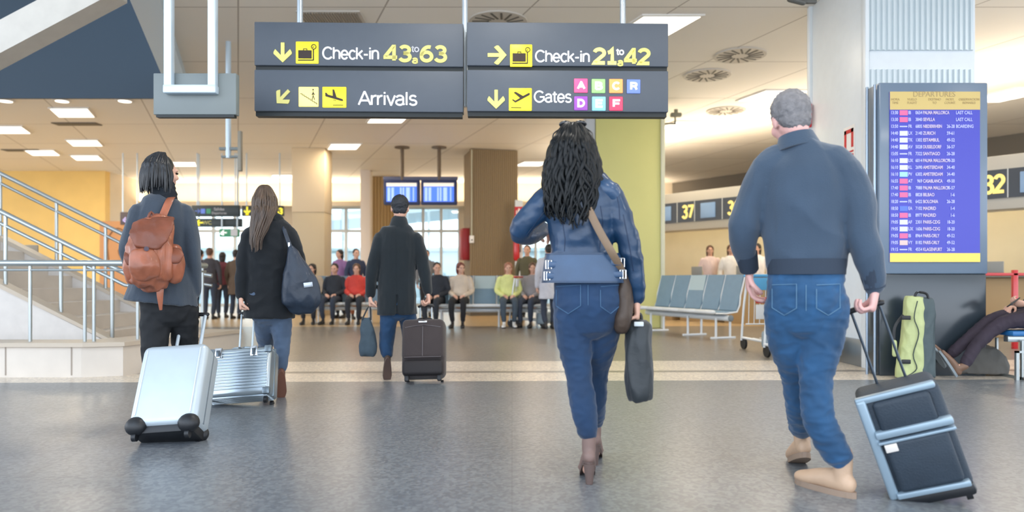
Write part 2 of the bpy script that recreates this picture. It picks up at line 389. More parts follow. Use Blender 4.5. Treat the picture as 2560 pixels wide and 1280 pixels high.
MB().box((-.66, -.64, 0), (.66, .66, .12)).build('plinth', mat('dark plinth', (92, 84, 72), .5), t, smooth=False)
t2 = thing('fire_hose_cabinet', 'dark red fire hose cabinet on the left side of the brown fluted column', 'fire hose cabinet', (-1.25, 20.2, 1.5), R(13)); 
MB().box((-.14, -.25, 0), (.06, .25, .86), .015).build('body', mat('cabinet red', (150, 28, 34), .4), t2); MB().box((-.16, -.2, .06), (-.14, .2, .8), .004).build('door', mat('cabinet red door', (168, 40, 44), .3), t2)
t = thing('column', 'narrow brown fluted column behind the man in the dark overcoat', 'column', (bx(968)*.95, 25.6, 0))
cm = MB(); flute(cm, -.6, .6, -.3, 0, CZ, .1, .03, .3); cm.build('fluted_cladding', mat('ochre fluted cladding', (168, 138, 88), .5), t, smooth=False)
t = thing('column', 'smooth beige column standing right of the long-haired woman in black', 'column', (-5.45, 20.2, 0))
MB().box((-.44, -.4, 2.78), (.44, .4, CZ), .01).build('upper_casing', mat('lit beige cladding', (222, 200, 164), .5), t); MB().box((-.43, -.39, 0), (.43, .39, 2.78), .01).build('lower_casing', mat('dim beige cladding', (190, 172, 140), .5), t)  # upper casing painted paler for the light on it, lower casing darker
t = thing('column', 'slim white pillar beside the narrow brown fluted column', 'column', (-4.72, 24, 0))
MB().box((-.16, -.2, 0), (.16, .2, CZ), .01).build('shaft', mat('pinkish white', (238, 226, 214), .5), t)
M_lime = mat('lime panel', (208, 206, 136), .5, var=.03, vscale=1)
t = thing('column', 'lime yellow-green clad pillar rising behind the woman in the blue leather jacket', 'column', (2.34, 14.95, 0))
MB().box((-.66, -.12, 0), (.64, .5, CZ), .01).build('lime_panel', M_lime, t)
MB().box((.64, -.15, 0), (.72, .5, CZ), .005).build('edge_trim', mat('pale edge', (214, 214, 190), .4), t)
MB().box((-.86, -.1, 0), (-.67, .4, CZ), .01).build('side_post', mat('pale grey post', (190, 196, 204), .4), t)
# fire point
t = thing('fire_point_panel', 'narrow white panel carrying the fire sign and extinguisher', 'panel', (.17, 19.8, 0))
MB().box((-.09, 0, 0), (.12, .06, 3.1), .005).build('panel', M_white, t)
t = thing('fire_extinguisher', 'red fire extinguisher hanging on a white panel beside the brown fluted column', 'fire extinguisher', (.12, 19.68, 1.5))
M_red = mat('extinguisher red', (196, 26, 32), .3, coat=.5)
e = MB(); e.limb([(0, 0, .04), (0, 0, .5), (0, 0, .56), (0, 0, .6)], [.085, .085, .05, .025], k=2, n=18); e.build('cylinder', M_red, t)
M_blk = mat('black plastic', (24, 26, 30), .45)
e = MB(); e.box((-.03, -.02, .6), (.03, .02, .66)).box((-.1, -.015, .66), (.04, .015, .69), rot=Euler((0, R(-15), 0))); e.tube([(0, -.02, .62), (.1, -.04, .6), (.11, -.05, .4), (.1, -.06, .2)], .014, k=3); e.build('valve_and_hose', M_blk, t)
def fire_sign(label, loc, rz, s=1.0, hose=False):
    t = thing('fire_sign', label, 'sign', loc, rz)
    mw = mat('sign white', (240, 236, 232), .4); mr = mat('sign red', (204, 34, 44), .4)
    MB().box((-.11*s, 0, 0), (.11*s, .01, .3*s)).build('plate', mw if hose else mr, t, smooth=False)
    p = MB()
    if hose:
        for a in ((-.09, .1, -.05, .27), (-.09, .235, .09, .27), (.05, .1, .09, .27), (-.09, .055, .09, .07), (-.09, .02, .09, .04)): p.box((a[0]*s, -.004, a[1]*s), (a[2]*s, 0, a[3]*s))
    else:
        p.box((-.025*s, -.004, .08*s), (.04*s, 0, .22*s)).box((-.01*s, -.004, .22*s), (.03*s, 0, .255*s)).box((-.07*s, -.004, .1*s), (-.045*s, 0, .2*s)).box((-.1*s, -.004, .045*s), (.1*s, 0, .055*s))
    p.build('pictogram', mr if hose else mw, t, smooth=False); return t
fire_sign('small red fire extinguisher sign with white pictogram above the extinguisher', (.18, 19.78, 2.62), 0, 1.0)
fire_sign('white fire hose sign with red outline on the side of the large white column', (3.87, 8.5, 2.35), R(-90), 1.25, True)
t = thing('fire_alarm_box', 'small red fire alarm box on the back edge of the large white column', 'alarm', (3.83, 9.55, 2.93))
MB().box((-.1, -.03, 0), (.03, .05, .3), .008).build('housing', mat('alarm red', (206, 40, 46), .4), t); MB().cyl((-.035, -.03, .15), (-.035, -.045, .15), .03).build('button', mat('sign white', (240, 236, 232)), t)
t = thing('call_box', 'small white call box with a cable on the front of the brown fluted column', 'call box', (-1.08, 19.82, 1.95), R(13))
MB().box((-.06, -.04, 0), (.06, .02, .2), .01).build('housing', mat('sign white', (240, 236, 232)), t); MB().cyl((0, 0, .2), (0, 0, 2.5), .012, 8).build('cable', mat('pale edge', (214, 214, 190)), t); MB().cyl((0, -.045, .08), (0, -.05, .08), .02).build('button', M_blk, t)
# ---------------------------------------------------------------- ceiling fixtures
M_em = mat('light diffuser', (255, 250, 238), .5, emit=1.3); M_rim = mat('fixture rim', (226, 222, 214), .5)
LN = 0
def ceil_pt(px, py):
    Y = FPX*(CZ-EYE)/(HY-py); return (px-CXP)/FPX*Y, Y
def skewbox(mb, w_, d_, z0, z1, sk=-.37):
    mb.slab([(-w_/2-sk*d_/2*-1*-1, -d_/2), (w_/2-sk*d_/2*-1*-1, -d_/2), (w_/2+sk*d_/2, d_/2), (-w_/2+sk*d_/2, d_/2)], z0, z1)
proto = None
def fixture(x, y, label, power=1.0):
    global proto
    if proto is None:
        t = thing('ceiling_light', label, 'ceiling light', (x, y, CZ), 0, 'square recessed ceiling lights')
        a = MB(); skewbox(a, .84, .84, -.025, 0); a.build('rim', M_rim, t, smooth=False)
        a = MB(); skewbox(a, .76, .76, -.032, -.02); a.build('diffuser', M_em, t, smooth=False); proto = t
    else:
        t = copy_tree(proto); t.location = (x, y, CZ); t['label'] = label
    L = bpy.data.lights.new('lamp', 'AREA'); L.shape = 'SQUARE'; L.size = .7; L.energy = LAMP*power; L.color = (1, .86, .66) if y > 9 else (1, .95, .88)
    lo = bpy.data.objects.new('lamp', L); lo.location = (x, y, CZ-.05); col.objects.link(lo); return t
for px, py, lb in ((1640, 62, 'bright square ceiling light partly above the right end of the big hanging sign'),
                   (1930, 237, 'square ceiling light above the head of the man in the grey-blue sweater'),
                   (1708, 311, 'square ceiling light just below the right end of the big sign'),
                   (970, 295, 'square ceiling light just under the left half of the big sign'),
                   (860, 365, 'square ceiling light between the big sign and the beige column'),
                   (708, 440, 'square ceiling light above the long-haired woman in black'),
                   (765, 464, 'small distant square ceiling light high on the beige column side'),
                   (2500, 240, 'square ceiling light right of the departures board'),
                   (182, 280, 'square ceiling light over the stairs, nearest the dark opening'),
                   (24, 323, 'square ceiling light at the far left edge over the stairs'),
                   (212, 356, 'square ceiling light second back over the stairs'),
                   (217, 393, 'square ceiling light third back over the yellow wall'),
                   (1330, 408, 'square ceiling light right of the brown fluted column, nearer'),
                   (1322, 472, 'distant square ceiling light right of the brown fluted column, lower')):
    x, y = ceil_pt(px, py); fixture(x, y, lb)
for x, y in ((1.2, 1.5), (4.6, 1.5), (2.9, 4.6), (-.2, 5.4), (7.2, 4.6), (8, 8.4), (-13, 20.5), (-10, 22.5), (6.5, 15), (9.5, 14)):
    fixture(x, y, 'square recessed ceiling light', 1.0)
# downlights, vents, slots
dp = None
for px, lb in ((14, 'round recessed downlight at the left edge above the stairs'), (155, 'round recessed downlight, middle of the three above the stairs'), (312, 'round recessed downlight left of the grey sign back')):
    x, y = ceil_pt(px, 251)
    if dp is None:
        dp = thing('downlight', lb, 'ceiling light', (x, y, CZ), 0, 'round downlights above the stairs')
        a = MB(); a.cyl((0, 0, -.02), (0, 0, 0), .17, 24, ); a.build('rim', M_rim, dp); MB().cyl((0, 0, -.026), (0, 0, -.02), .12, 24).build('diffuser', M_em, dp)
    else: c_ = copy_tree(dp); c_.location = (x, y, CZ); c_['label'] = lb
M_slot = mat('vent grey', (150, 142, 130), .5); M_dkslot = mat('vent slot', (96, 92, 84), .6)
vp = None
for px, py, r_, lb in ((1245, 52, .42, 'round swirl ceiling vent above the right half of the big sign'), (1768, 187, .36, 'round swirl ceiling vent right of the big sign'),
                       (1850, 137, .36, 'pale round swirl ceiling vent nearest the large white column'), (1815, 276, .36, 'distant round swirl ceiling vent behind the man in the sweater')):
    x, y = ceil_pt(px, py)
    if vp is None:
        vp = thing('ceiling_vent', lb, 'vent', (x, y, CZ), 0, 'round ceiling vents')
        MB().cyl((0, 0, -.02), (0, 0, 0), .4, 32).build('face', mat('vent face', (196, 190, 180), .5), vp)
        a = MB()
        for k in range(16):
            th = k*math.pi/8; M_ = Matrix.Rotation(th, 4, 'Z')
            a.box((.12, -.014, -.026), (.35, .014, -.018), M=M_ @ Matrix.Translation((0, .05, 0)))
        a.build('slots', M_dkslot, vp, smooth=False)
    else: c_ = copy_tree(vp); c_.location = (x, y, CZ); c_['label'] = lb
x, y = ceil_pt(832, 45)
t = thing('ceiling_grille', 'slatted rectangular air grille in the ceiling above the left half of the big sign', 'vent', (x, y, CZ))
a = MB(); a.box((-.42, -.28, -.02), (.42, .28, 0)); a.build('frame', mat('vent face', (196, 190, 180)), t, smooth=False)
a = MB(); [a.box((-.4+k*.036, -.25, -.03), (-.384+k*.036, .25, -.02)) for k in range(22)]; a.build('slats', M_slot, t, smooth=False)
for px, py, w_, lb in ((192, 309, 1.0, 'long dark slot vent in the ceiling above the stairs'), (56, 375, 1.0, 'long dark slot vent in the ceiling at the far left')):
    x, y = ceil_pt(px, py); t = MB().box((-w_/2, -.14, -.02), (w_/2, .14, 0)).build('slot_vent', M_dkslot, None, smooth=False); t.location = (x, y, CZ)
    tag(t, lb, 'vent', 'slot vents')
# ---------------------------------------------------------------- check-in desks
B0 = Vector((4.07, 17.1, 0)); BRZ = math.atan2(-.784, .62)
T = thing('check_in_sign_band', 'long dark overhead band with yellow desk numbers above the check-in counters', 'sign', B0, BRZ)
MB().box((-4, 0, 2.12), (9.5, .5, 3.0), .01).build('fascia', mat('pale fascia', (190, 186, 176), .5), T)
M_band = mat('dark band', (62, 68, 78), .4); M_num = mat('number yellow', (236, 214, 120), .4, emit=.5)
MB().box((-4, -.03, 2.3), (9.5, 0, 2.77)).build('number_panel', M_band, T, smooth=False)
M_scr = mat('desk screen', (120, 146, 176), .3, emit=.25)
for k, num in enumerate(('39', '38', '37', '36', '35', '34', '33', '32', '31')):
    t0 = (k-2)*1.25
    strokes(num, t0-.15, t0+.15, 2.37, 2.7, .17, M_num, T, -.04, -.03, 'desk_number')
    MB().box((t0+.38, -.05, 2.36), (t0+.78, -.03, 2.7), .01).build('desk_screen', M_scr, T)
    MB().box((t0+.2, -.036, 2.3), (t0+.215, -.03, 2.77)).build('divider', M_fr, T, smooth=False); MB().box((t0-.3, -.036, 2.3), (t0-.285, -.03, 2.77)).build('divider', M_fr, T, smooth=False)
text('\u2190', .2, M_fr, T, (6.83, -.053, 2.53), name='lettering', align='CENTER')
cp = None
M_desk = mat('desk front', (176, 150, 112), .5); M_dtop = mat('desk top', (120, 116, 108), .4)
names = {-1: 'check-in counter behind the lime pillar', 0: 'check-in counter under the number 37', 1: 'check-in counter under the number 36', 2: 'check-in counter behind the left arm of the man in the sweater', 3: 'check-in counter hidden mostly behind the man in the sweater', 4: 'check-in counter behind the large white column', 5: 'check-in counter behind the departures board', 6: 'check-in counter at the right edge'}
for k in range(-1, 7):
    v = Matrix.Rotation(BRZ, 4, 'Z') @ Vector((k*1.25+.1, .2, 0)); loc = B0+v
    if cp is None:
        cp = thing('check_in_counter', names[k], 'counter', loc, BRZ, 'check-in counters under the number band')
        MB().box((-.5, 0, 0), (.5, .6, 1.0), .01).build('cabinet', M_desk, cp); MB().box((-.54, -.1, 1.0), (.54, .62, 1.05), .008).build('worktop', M_dtop, cp)
        MB().box((-.45, .36, 1.05), (-.15, .4, 1.28), .01).box((-.34, .38, 1.05), (-.26, .46, 1.1)).build('monitor', mat('monitor grey', (150, 152, 150), .4), cp)
    else: c_ = copy_tree(cp); c_.location = loc; c_['label'] = names[k]
struct('wall_desks', (lambda m_: m_)(MB().box((-4, 2.4, 0), (9.5, 2.55, 2.9)).xform(Matrix.Translation(B0) @ Matrix.Rotation(BRZ, 4, 'Z'))), mat('olive back wall', (206, 196, 164), .6, var=.06, vscale=1.2))
DP = Matrix.Translation(B0) @ Matrix.Rotation(BRZ, 4, 'Z')
# posters and red rail at the right
for u_, z0, w_, h_, c3, lb in ((6.2, 1.15, .28, .55, (236, 232, 226), 'white notice left of the grey poster behind the desks'), (6.75, 1.2, .4, .5, (150, 150, 160), 'grey poster behind the desks at the right edge'),):
    m_ = MB().box((u_, 2.35, z0), (u_+w_, 2.4, z0+h_)); m_.xform(DP); tag(m_.build('poster', mat('poster %d' % (u_*10), c3, .5), None, smooth=False), lb, 'poster', 'posters behind the desks')
# added hidden uplights brighten the ceiling from the desk band and back ledge
struct('trim_4', MB().box((-14.9, BY-.85, 3.58), (5.6, BY, 3.66)).box((-14.9, BY-.85, 3.66), (5.6, BY-.82, 3.74)), M_beige, label='ledge added on the back wall to hide a lamp brightening the ceiling')
def add_uplight(loc, sx_, sy_, rz, e, name='added uplight'):
    L = bpy.data.lights.new(name, 'AREA'); L.shape = 'RECTANGLE'; L.size = sx_; L.size_y = sy_; L.energy = e; L.color = (1, .84, .64)
    o = bpy.data.objects.new(name, L); o.location = loc; o.rotation_euler = (R(180), 0, rz); col.objects.link(o)
add_uplight((-4.6, BY-.62, 3.69), 20, .3, 0, 230)
v = DP @ Vector((2.5, .3, 3.02)); add_uplight(v, 12.5, .3, BRZ, 230)
# ---------------------------------------------------------------- people
M_skin = mat('skin', (214, 168, 146), .5, var=.05, vscale=14); M_eye = mat('eye', (38, 28, 24), .2)
class Loc:
    """local frame standing at depth Y facing away along the view ray (plus extra turn)"""
    def __init__(s, cx, Y, turn=0.0):
        s.X = (cx-CXP)/FPX*Y; s.Y = Y; s.rz = -math.atan2(s.X, Y)+turn
        s.loc = (s.X, Y, 0)
    def __call__(s, px, py, dy=0.0):
        u = (px-CXP)/FPX; ex = (math.cos(s.rz), math.sin(s.rz)); ey = (-math.sin(s.rz), math.cos(s.rz))
        x = (u*(s.Y+dy*ey[1])-s.X-dy*ey[0])/(ex[0]-u*ex[1])
        Y = s.Y+x*ex[1]+dy*ey[1]
        return Vector((x, dy, EYE+(HY-py)/FPX*Y))
def hand(mb, w_, d, pn, th, curl=(40, 50, 35), s=1.0, tr=.0095):
    d = Vector(d).normalized(); pn = Vector(pn); pn = (pn-d*pn.dot(d)).normalized(); a = d.cross(pn)*th; w_ = Vector(w_)
    mb.limb([w_-d*.03, w_+d*.01*s, w_+d*.05*s, w_+d*.088*s], [(.026*s, .02*s), (.029*s, .019*s), (.041*s, .017*s), (.041*s, .014*s)], side=a, n=12)
    for i, ln in enumerate((.044, .049, .046, .036)):
        p = w_+d*(.085-.004*abs(i-1.2))*s+a*(.031-.0205*i)*s; pts = [p]; ang = 0
        for q, k in zip((1, .64, .5), curl):
            ang += R(k); p = p+(d*math.cos(ang)+pn*math.sin(ang)+a*(.05-.035*i))*ln*q*s; pts.append(p)
        mb.limb(pts, [tr*s, tr*s, tr*.92*s, tr*.8*s], side=a, n=8, k=2)
    p0 = w_+d*.02*s+a*.02*s; p1 = w_+d*.055*s+a*.048*s+pn*.014*s; p2 = p1+(d*.6+a*.25+pn*.65).normalized()*.034*s; p3 = p2+(d*.65-a*.15+pn*.7).normalized()*.026*s
    mb.limb([p0, p1, p2, p3], [.015*s, .0125*s, .0108*s, .009*s], side=a, n=8, k=2)
def head(mb, c, rot, s=1.0):
    c = Vector(c); Q = rot.to_matrix()
    def e(p, r): mb.ell(c+Q @ (Vector(p)*s), tuple(x*s for x in r), rot, 18, 12)
    e((0, -.008, .022), (.074, .094, .092)); e((0, .03, -.03), (.06, .062, .07)); e((0, .05, -.078), (.034, .034, .028))
    e((0, .078, .03), (.05, .018, .014)); e((0, .098, -.012), (.0125, .018, .017)); e((0, .088, .01), (.009, .014, .026))
    e((0, .084, -.046), (.024, .012, .007)); e((0, .083, -.057), (.021, .011, .007))
    for q in (-1, 1):
        e((q*.074, -.008, -.004), (.009, .02, .031)); e((q*.04, .05, -.02), (.028, .034, .03))
    e((0, -.03, -.05), (.055, .055, .055))
def eyes(parent, c, rot, s=1.0):
    Q = rot.to_matrix()
    for q in (-1, 1): MB().ell(Vector(c)+Q @ Vector((q*.031*s, .085*s, .012*s)), (.012*s, .008*s, .007*s), rot, 10, 6).build('eye', M_eye, parent)
def shoe(parent, M, m, ms, boot=.06, heel=0.0, vox=.008, L_=1.0):
    """M maps shoe frame (heel at -y, toe +y, ground z=0) into the person's frame"""
    u = MB(); h = heel
    def z(y): return h*max(0, min(1, (.1-y)/.12))
    u.limb([(0, -.045, .045+z(-.045)), (0, .02, .05+z(.02)), (0, .09, .045+z(.09)), (0, .15*L_, .036), (0, .195*L_, .031)], [(.03, .034), (.035, .04), (.042, .034), (.045, .027), (.034, .021)], n=16)
    u.limb([(0, -.015, .06+h), (0, -.018, .1+h), (0, -.022, .1+h+boot)], [(.033, .04), (.034, .038), (.034, .036)], n=14)
    u.xform(M); o = sculpt('shoe', u, m, parent, vox, 3)
    out = []
    for k in range(20):
        t = 2*math.pi*k/20; y = .07*L_+math.sin(t)*.15*L_; x = math.cos(t)*(.036+.012*max(0, math.sin(t)))
        out.append((x, y))
    s_ = MB(); A = []
    for zz in (0, .022): A.append([s_.b.verts.new((x, y, zz+z(y)*(1 if not h else 1))) for x, y in out])
    s_.skin(A); s_.xform(M); s_.build('sole', ms, o, smooth=False)
    if h:
        q = MB().limb([(0, -.045, h+.01), (0, -.05, 0)], [.028, .016], n=12, k=1, dome=False); q.xform(M); q.build('heel', ms, o)
    return M @ Vector((0, -.02, .11+h))
def foot_M(ball, yaw=0, pitch=0, roll=0, L_=1.0):
    return Matrix.Translation(ball) @ Matrix.Rotation(R(yaw), 4, 'Z') @ Matrix.Rotation(R(roll), 4, 'Y') @ Matrix.Rotation(R(-pitch), 4, 'X') @ Matrix.Translation((0, -.15*L_, 0))
def hair_short(parent, c, rot, m, s=1.0, full=1.0):
    Q = rot.to_matrix(); b = MB(); c = Vector(c)
    b.ell(c+Q @ (Vector((0, -.024, .036))*s), tuple(x*s*full for x in (.08, .09, .088)), rot, 24, 16)
    b.ell(c+Q @ (Vector((0, -.052, -.02))*s), tuple(x*s for x in (.066, .048, .052)), rot, 20, 12)
    return sculpt('hair', b, m, parent, .007, 2, lambda co, n: .005*noise.noise(co*70)+.005*noise.noise(co*170))
def hair_bob(parent, c, rot, m, s=1.0, down=.12):
    Q = rot.to_matrix(); b = MB(); c = Vector(c)
    b.ell(c+Q @ (Vector((0, -.022, .035))*s), tuple(x*s for x in (.088, .098, .09)), rot, 24, 16)
    b.limb([c+Q @ (Vector((0, -.03, .02))*s), c+Q @ (Vector((0, -.04, -.06))*s), c+Vector((0, -.05, -down))*s], [(.088*s, .075*s), (.085*s, .066*s), (.07*s, .05*s)], n=18)
    return sculpt('hair', b, m, parent, .009, 2, lambda co, n: .006*noise.noise(Vector((co.x*60, co.y*60, co.z*8))))
def locks(parent, m, shell, top, n, z0, zend, rad=.011, wave=.012, freq=26, urange=(-1.9, 1.9), k=14, seed=3, base=None, name='hair'):
    """wavy strands running down a shell(u, z) -> point, all fused in one head of hair"""
    rnd = random.Random(seed); b = MB()
    for i in range(n):
        u = rnd.uniform(*urange); ze = rnd.uniform(*zend) if not callable(zend) else zend(u, rnd); ph = rnd.uniform(0, 6.3); f_ = freq*rnd.uniform(.8, 1.2); wv = wave*rnd.uniform(.5, 1.3)
        dep = rnd.uniform(-.012, .008); pts = []; rr = []
        t0 = Vector(top)+Vector((rnd.uniform(-.02, .02), rnd.uniform(-.02, .02), 0))
        for j in range(k+1):
            t = j/k; z = z0+(ze-z0)*t
            P = shell(u, z); a = min(1, t*4.5)
            wx = math.sin(z*f_+ph)*wv*min(1, t*2); du = Vector((wx, dep+math.cos(z*f_*1.1+ph)*wv*.5-.012, 0))
            q = P+du*a
            if a < 1: q = t0.lerp(Vector((P.x, P.y, P.z)), a); q.z = t0.z+(P.z-t0.z)*(a**1.6)
            pts.append(q); rr.append(rad*(1-.75*t**3)*rnd.uniform(.85, 1.1))
        b.limb(pts, rr, n=6, k=2, dome=False)
    if base: base(b)
    return b.build(name, m, parent, angle=80)
def ringpts(lo, rings):
    P, Q = [], []
    for r_ in rings:
        pl, pr, py, ry = r_[:4]; dy = r_[4] if len(r_) > 4 else 0
        a = lo(pl, py, dy); b = lo(pr, py, dy); P.append((a+b)/2); Q.append(((b-a).length/2, ry))
    return P, Q
def fig(lo, label, sp, grp=None):
    """build one person from a spec; returns the root"""
    t = thing('person', label, 'person', lo.loc, lo.rz, grp)
    vx = sp.get('vox', .011); bv = sp.get('bvox', .006); e = .014
    TP, TR = sp['torso']; s = sp.get('s', 1.0)
    rot = sp.get('hrot', Euler((0, 0, 0))); hc = Vector(sp['head'])
    ank = []
    for sh in sp['shoes']: ank.append(shoe(t, sh['M'], sp['mshoe'], sp.get('msole', M_blk), sh.get('boot', .05), sh.get('heel', 0), sp.get('svox', .008), sh.get('L', 1.0)))
    legs = []
    for (pts, rr), a in zip(sp['legs'], ank): legs.append(([Vector(p) for p in pts]+[a], list(rr)))
    b = MB()
    BT = [(p, (max(.02, q[0]-e*2), max(.02, q[1]-e*2.2))) for p, q in zip(TP, TR) if p.z > sp.get('bodyz', .8)]
    b.limb([p for p, q in BT], [q for p, q in BT], n=20)
    if 'pelvis' in sp: b.limb(sp['pelvis'][0], [(q[0]-e, q[1]-e) for q in sp['pelvis'][1]], n=20)
    nb = TP[0] if TP[0].z > TP[-1].z else TP[-1]
    b.limb([nb+Vector((0, 0, -.04)), nb.lerp(hc, .5), hc+Vector((0, -.015, -.03))], [(.06*s, .06*s), (.053*s, .055*s), (.052*s, .055*s)], n=16)
    head(b, hc, rot, s)
    for pts, rr in sp['arms']: b.limb(pts, [max(.02, (min(r) if isinstance(r, tuple) else r)-e) for r in rr], n=12)
    for h in sp['hands']: hand(b, *h[:4], **(h[4] if len(h) > 4 else {}), s=s)
    for (pts, rr), sh in zip(legs, sp['shoes']):
        b.limb(pts, [max(.025, (min(r) if isinstance(r, tuple) else r)-e) for r in rr[:-1]]+[.03], n=12)
        b.limb([pts[-1], sh['M'] @ Vector((0, .02, .06)), sh['M'] @ Vector((0, .12, .035))], [.028, .028, .022], n=10)
    sculpt('body', b, sp.get('mskin', M_skin), t, bv, 2)
    b = MB()
    for pts, rr in legs: b.limb(pts[:-1]+[pts[-1]+(pts[-2]-pts[-1]).normalized()*sp.get('trhem', .05)], rr, n=18)
    if 'pelvis' in sp: b.limb(sp['pelvis'][0], sp['pelvis'][1], n=22)
    sculpt(sp.get('trname', 'trousers'), b, sp['mtr'], t, vx*.8, 3, sp.get('trfold', folds(.006, (14, 14, 12), 2)))
    b = MB(); b.limb(TP, TR, n=26, dome=False)
    for pts, rr in sp['arms']: b.limb(pts, rr, n=16)
    if 'extra_top' in sp: sp['extra_top'](b)
    sculpt(sp.get('topname', 'jacket'), b, sp['mtop'], t, vx*.8, 3, sp.get('topfold', folds(.006, (11, 11, 6), 1)))
    return t
# ---- woman in the blue leather jacket --------------------------------------------------
Y1 = 3.55; lo = Loc(1465, Y1)
M_leather = mat('blue leather', (20, 54, 86), .42, bump=.35, bscale=30, var=.2, vscale=7, coat=.2, bdist=.006)
M_leather2 = mat('blue leather band', (38, 70, 104), .4, bump=.3, bscale=45, var=.15, vscale=9, coat=.25, bdist=.004)
def denim(name, c, v=.22):
    return mat(name, c, .8, bump=.15, bscale=300, var=v, vscale=6, sheen=.2, bdist=.003)
M_den1 = denim('dark denim', (16, 50, 84)); M_bronze = mat('taupe suede boot', (128, 104, 96), .6, var=.1)
M_blackhair = mat('black hair', (7, 11, 14), .42, spec=.3, var=.4, vscale=30)
hdc = lo(1432, 382, .02)
Rg = ringpts(lo, [(1410, 1484, 452, .07), (1378, 1528, 464, .095), (1364, 1544, 492, .112), (1366, 1544, 540, .12), (1374, 1538, 590, .112), (1378, 1534, 625, .105), (1370, 1548, 665, .118), (1364, 1558, 700, .125)])
fL = foot_M((lo(1466, 1180, .0).x, .13, 0), 4, 0); fR = foot_M((lo(1490, 1150, .36).x, .50, 0), -2, 0)
armL = ([lo(1384, 492, .0), lo(1350, 520, .0), lo(1298, 578, .02), lo(1330, 590, .12), lo(1355, 575, .23)], [.07, .066, .056, .05, .04])
armR = ([lo(1528, 492, 0), lo(1553, 555, -.02), lo(1574, 620, -.02), lo(1586, 690, 0), lo(1590, 742, .03)], [.068, .062, .054, .047, .04])
sp = dict(torso=Rg, head=hdc, hrot=Euler((R(-4), R(5), R(4))), bodyz=1.04,
    arms=[armL, armR], hands=[(lo(1358, 574, .25), (.35, .9, .1), (.2, .1, -1), 1), (lo(1591, 748, .03), (.02, .05, -1), (-1, 0, -.1), 1, dict(curl=(70, 75, 50)))],
    shoes=[dict(M=fL, boot=.1, heel=.085, L=.82), dict(M=fR, boot=.1, heel=.085, L=.82)], mshoe=M_bronze, msole=mat('boot sole', (96, 78, 72), .6),
    legs=[([lo(1430, 785, 0), lo(1437, 860, .01), lo(1447, 935, .0), lo(1458, 1010, -.03)], [.093, .086, .064, .064, .05]),
          ([lo(1512, 785, .02), lo(1500, 860, .09), lo(1490, 930, .18), lo(1487, 1000, .2)], [.092, .082, .063, .06, .048])],
    pelvis=ringpts(lo, [(1388, 1552, 690, .11), (1383, 1558, 735, .125), (1382, 1560, 765, .13), (1392, 1550, 795, .11)]),
    mtop=M_leather, mtr=M_den1, trname='jeans', topname='jacket', vox=.009, bvox=.005, mskin=M_skin,
    topfold=folds(.008, (7, 7, 11), 4), trfold=folds(.004, (16, 16, 22), 8))
w1 = fig(lo, 'woman with long wavy black hair in a blue leather jacket and dark jeans, walking away', sp)
# waist band with buckles
def tubeband(lo, rings, m, name, parent, grow=.006, th=.006, label=None):
    P, Q = ringpts(lo, rings); b = MB(); n = 40
    P2 = cat([tuple(p)+q for p, q in zip(P, Q)], 4); rs = []
    for p in P2: rs.append(b.ring(Vector(p[:3]), Vector((1, 0, 0)), Vector((0, 1, 0)), p[3]+grow+th, p[4]+grow+th, n))
    for p in P2[::-1]: rs.append(b.ring(Vector(p[:3]), Vector((1, 0, 0)), Vector((0, 1, 0)), p[3]+grow-.01, p[4]+grow-.01, n))
    b.skin(rs+[rs[0]], cap=False); return b.build(name, m, parent, label=label)
wb_ = tubeband(lo, [(1369, 1549, 636, .116), (1364, 1556, 668, .124), (1360, 1562, 706, .13)], M_leather2, 'waist_band', w1)
tubeband(lo, [(1369, 1549, 634, .118), (1369, 1549, 638, .118)], M_leather, 'band_seam', wb_, .01, .003)
tubeband(lo, [(1361, 1561, 702, .132), (1360, 1562, 707, .132)], M_leather, 'band_seam', wb_, .01, .003)
M_chrome = mat('chrome', (215, 218, 222), .18, 1.0)
for (px, py) in ((1552, 657), (1556, 686), (1372, 662), (1368, 690)):
    c0 = lo(px, py, -.05 if px > 1400 else -.05); q = MB()
    for a, b_ in (((-.012, -.02), (-.012, .02)), ((.014, -.02), (.014, .02)), ((-.012, -.02), (.014, -.02)), ((-.012, .02), (.014, .02)), ((0, -.02), (0, .02))):
        q.cyl(c0+Vector((a[0], -.035, a[1])), c0+Vector((b_[0], -.035, b_[1])), .0032, 8)
    q.build('buckle', M_chrome, wb_)
    sg = 1 if px > 1400 else -1
    MB().box(c0+Vector((-.05*sg if sg > 0 else 0, -.05, -.014)), c0+Vector((0 if sg > 0 else .05, -.03, .014)), .004).build('belt_strap', M_leather2, wb_)
# collar and shoulder pads
q = MB(); nb = lo(1447, 452, 0); q.limb([nb+Vector((0, 0, -.02)), nb+Vector((0, .0, .04))], [(.085, .08), (.07, .07)], n=20, dome=False); q.build('collar', M_leather, w1)
for sg, a, b_ in ((-1, lo(1400, 470, -.02), lo(1372, 505, -.02)), (1, lo(1500, 470, -.02), lo(1536, 500, -.02))):
    q = MB(); q.limb([a+Vector((0, 0, .0)), (a+b_)/2+Vector((0, -.005, .012)), b_+Vector((0, 0, 0))], [(.06, .05), (.068, .055), (.05, .045)], side=(0, 1, 0), n=16)
    sculpt('shoulder_panel', q, M_leather2, w1, .008, 2)
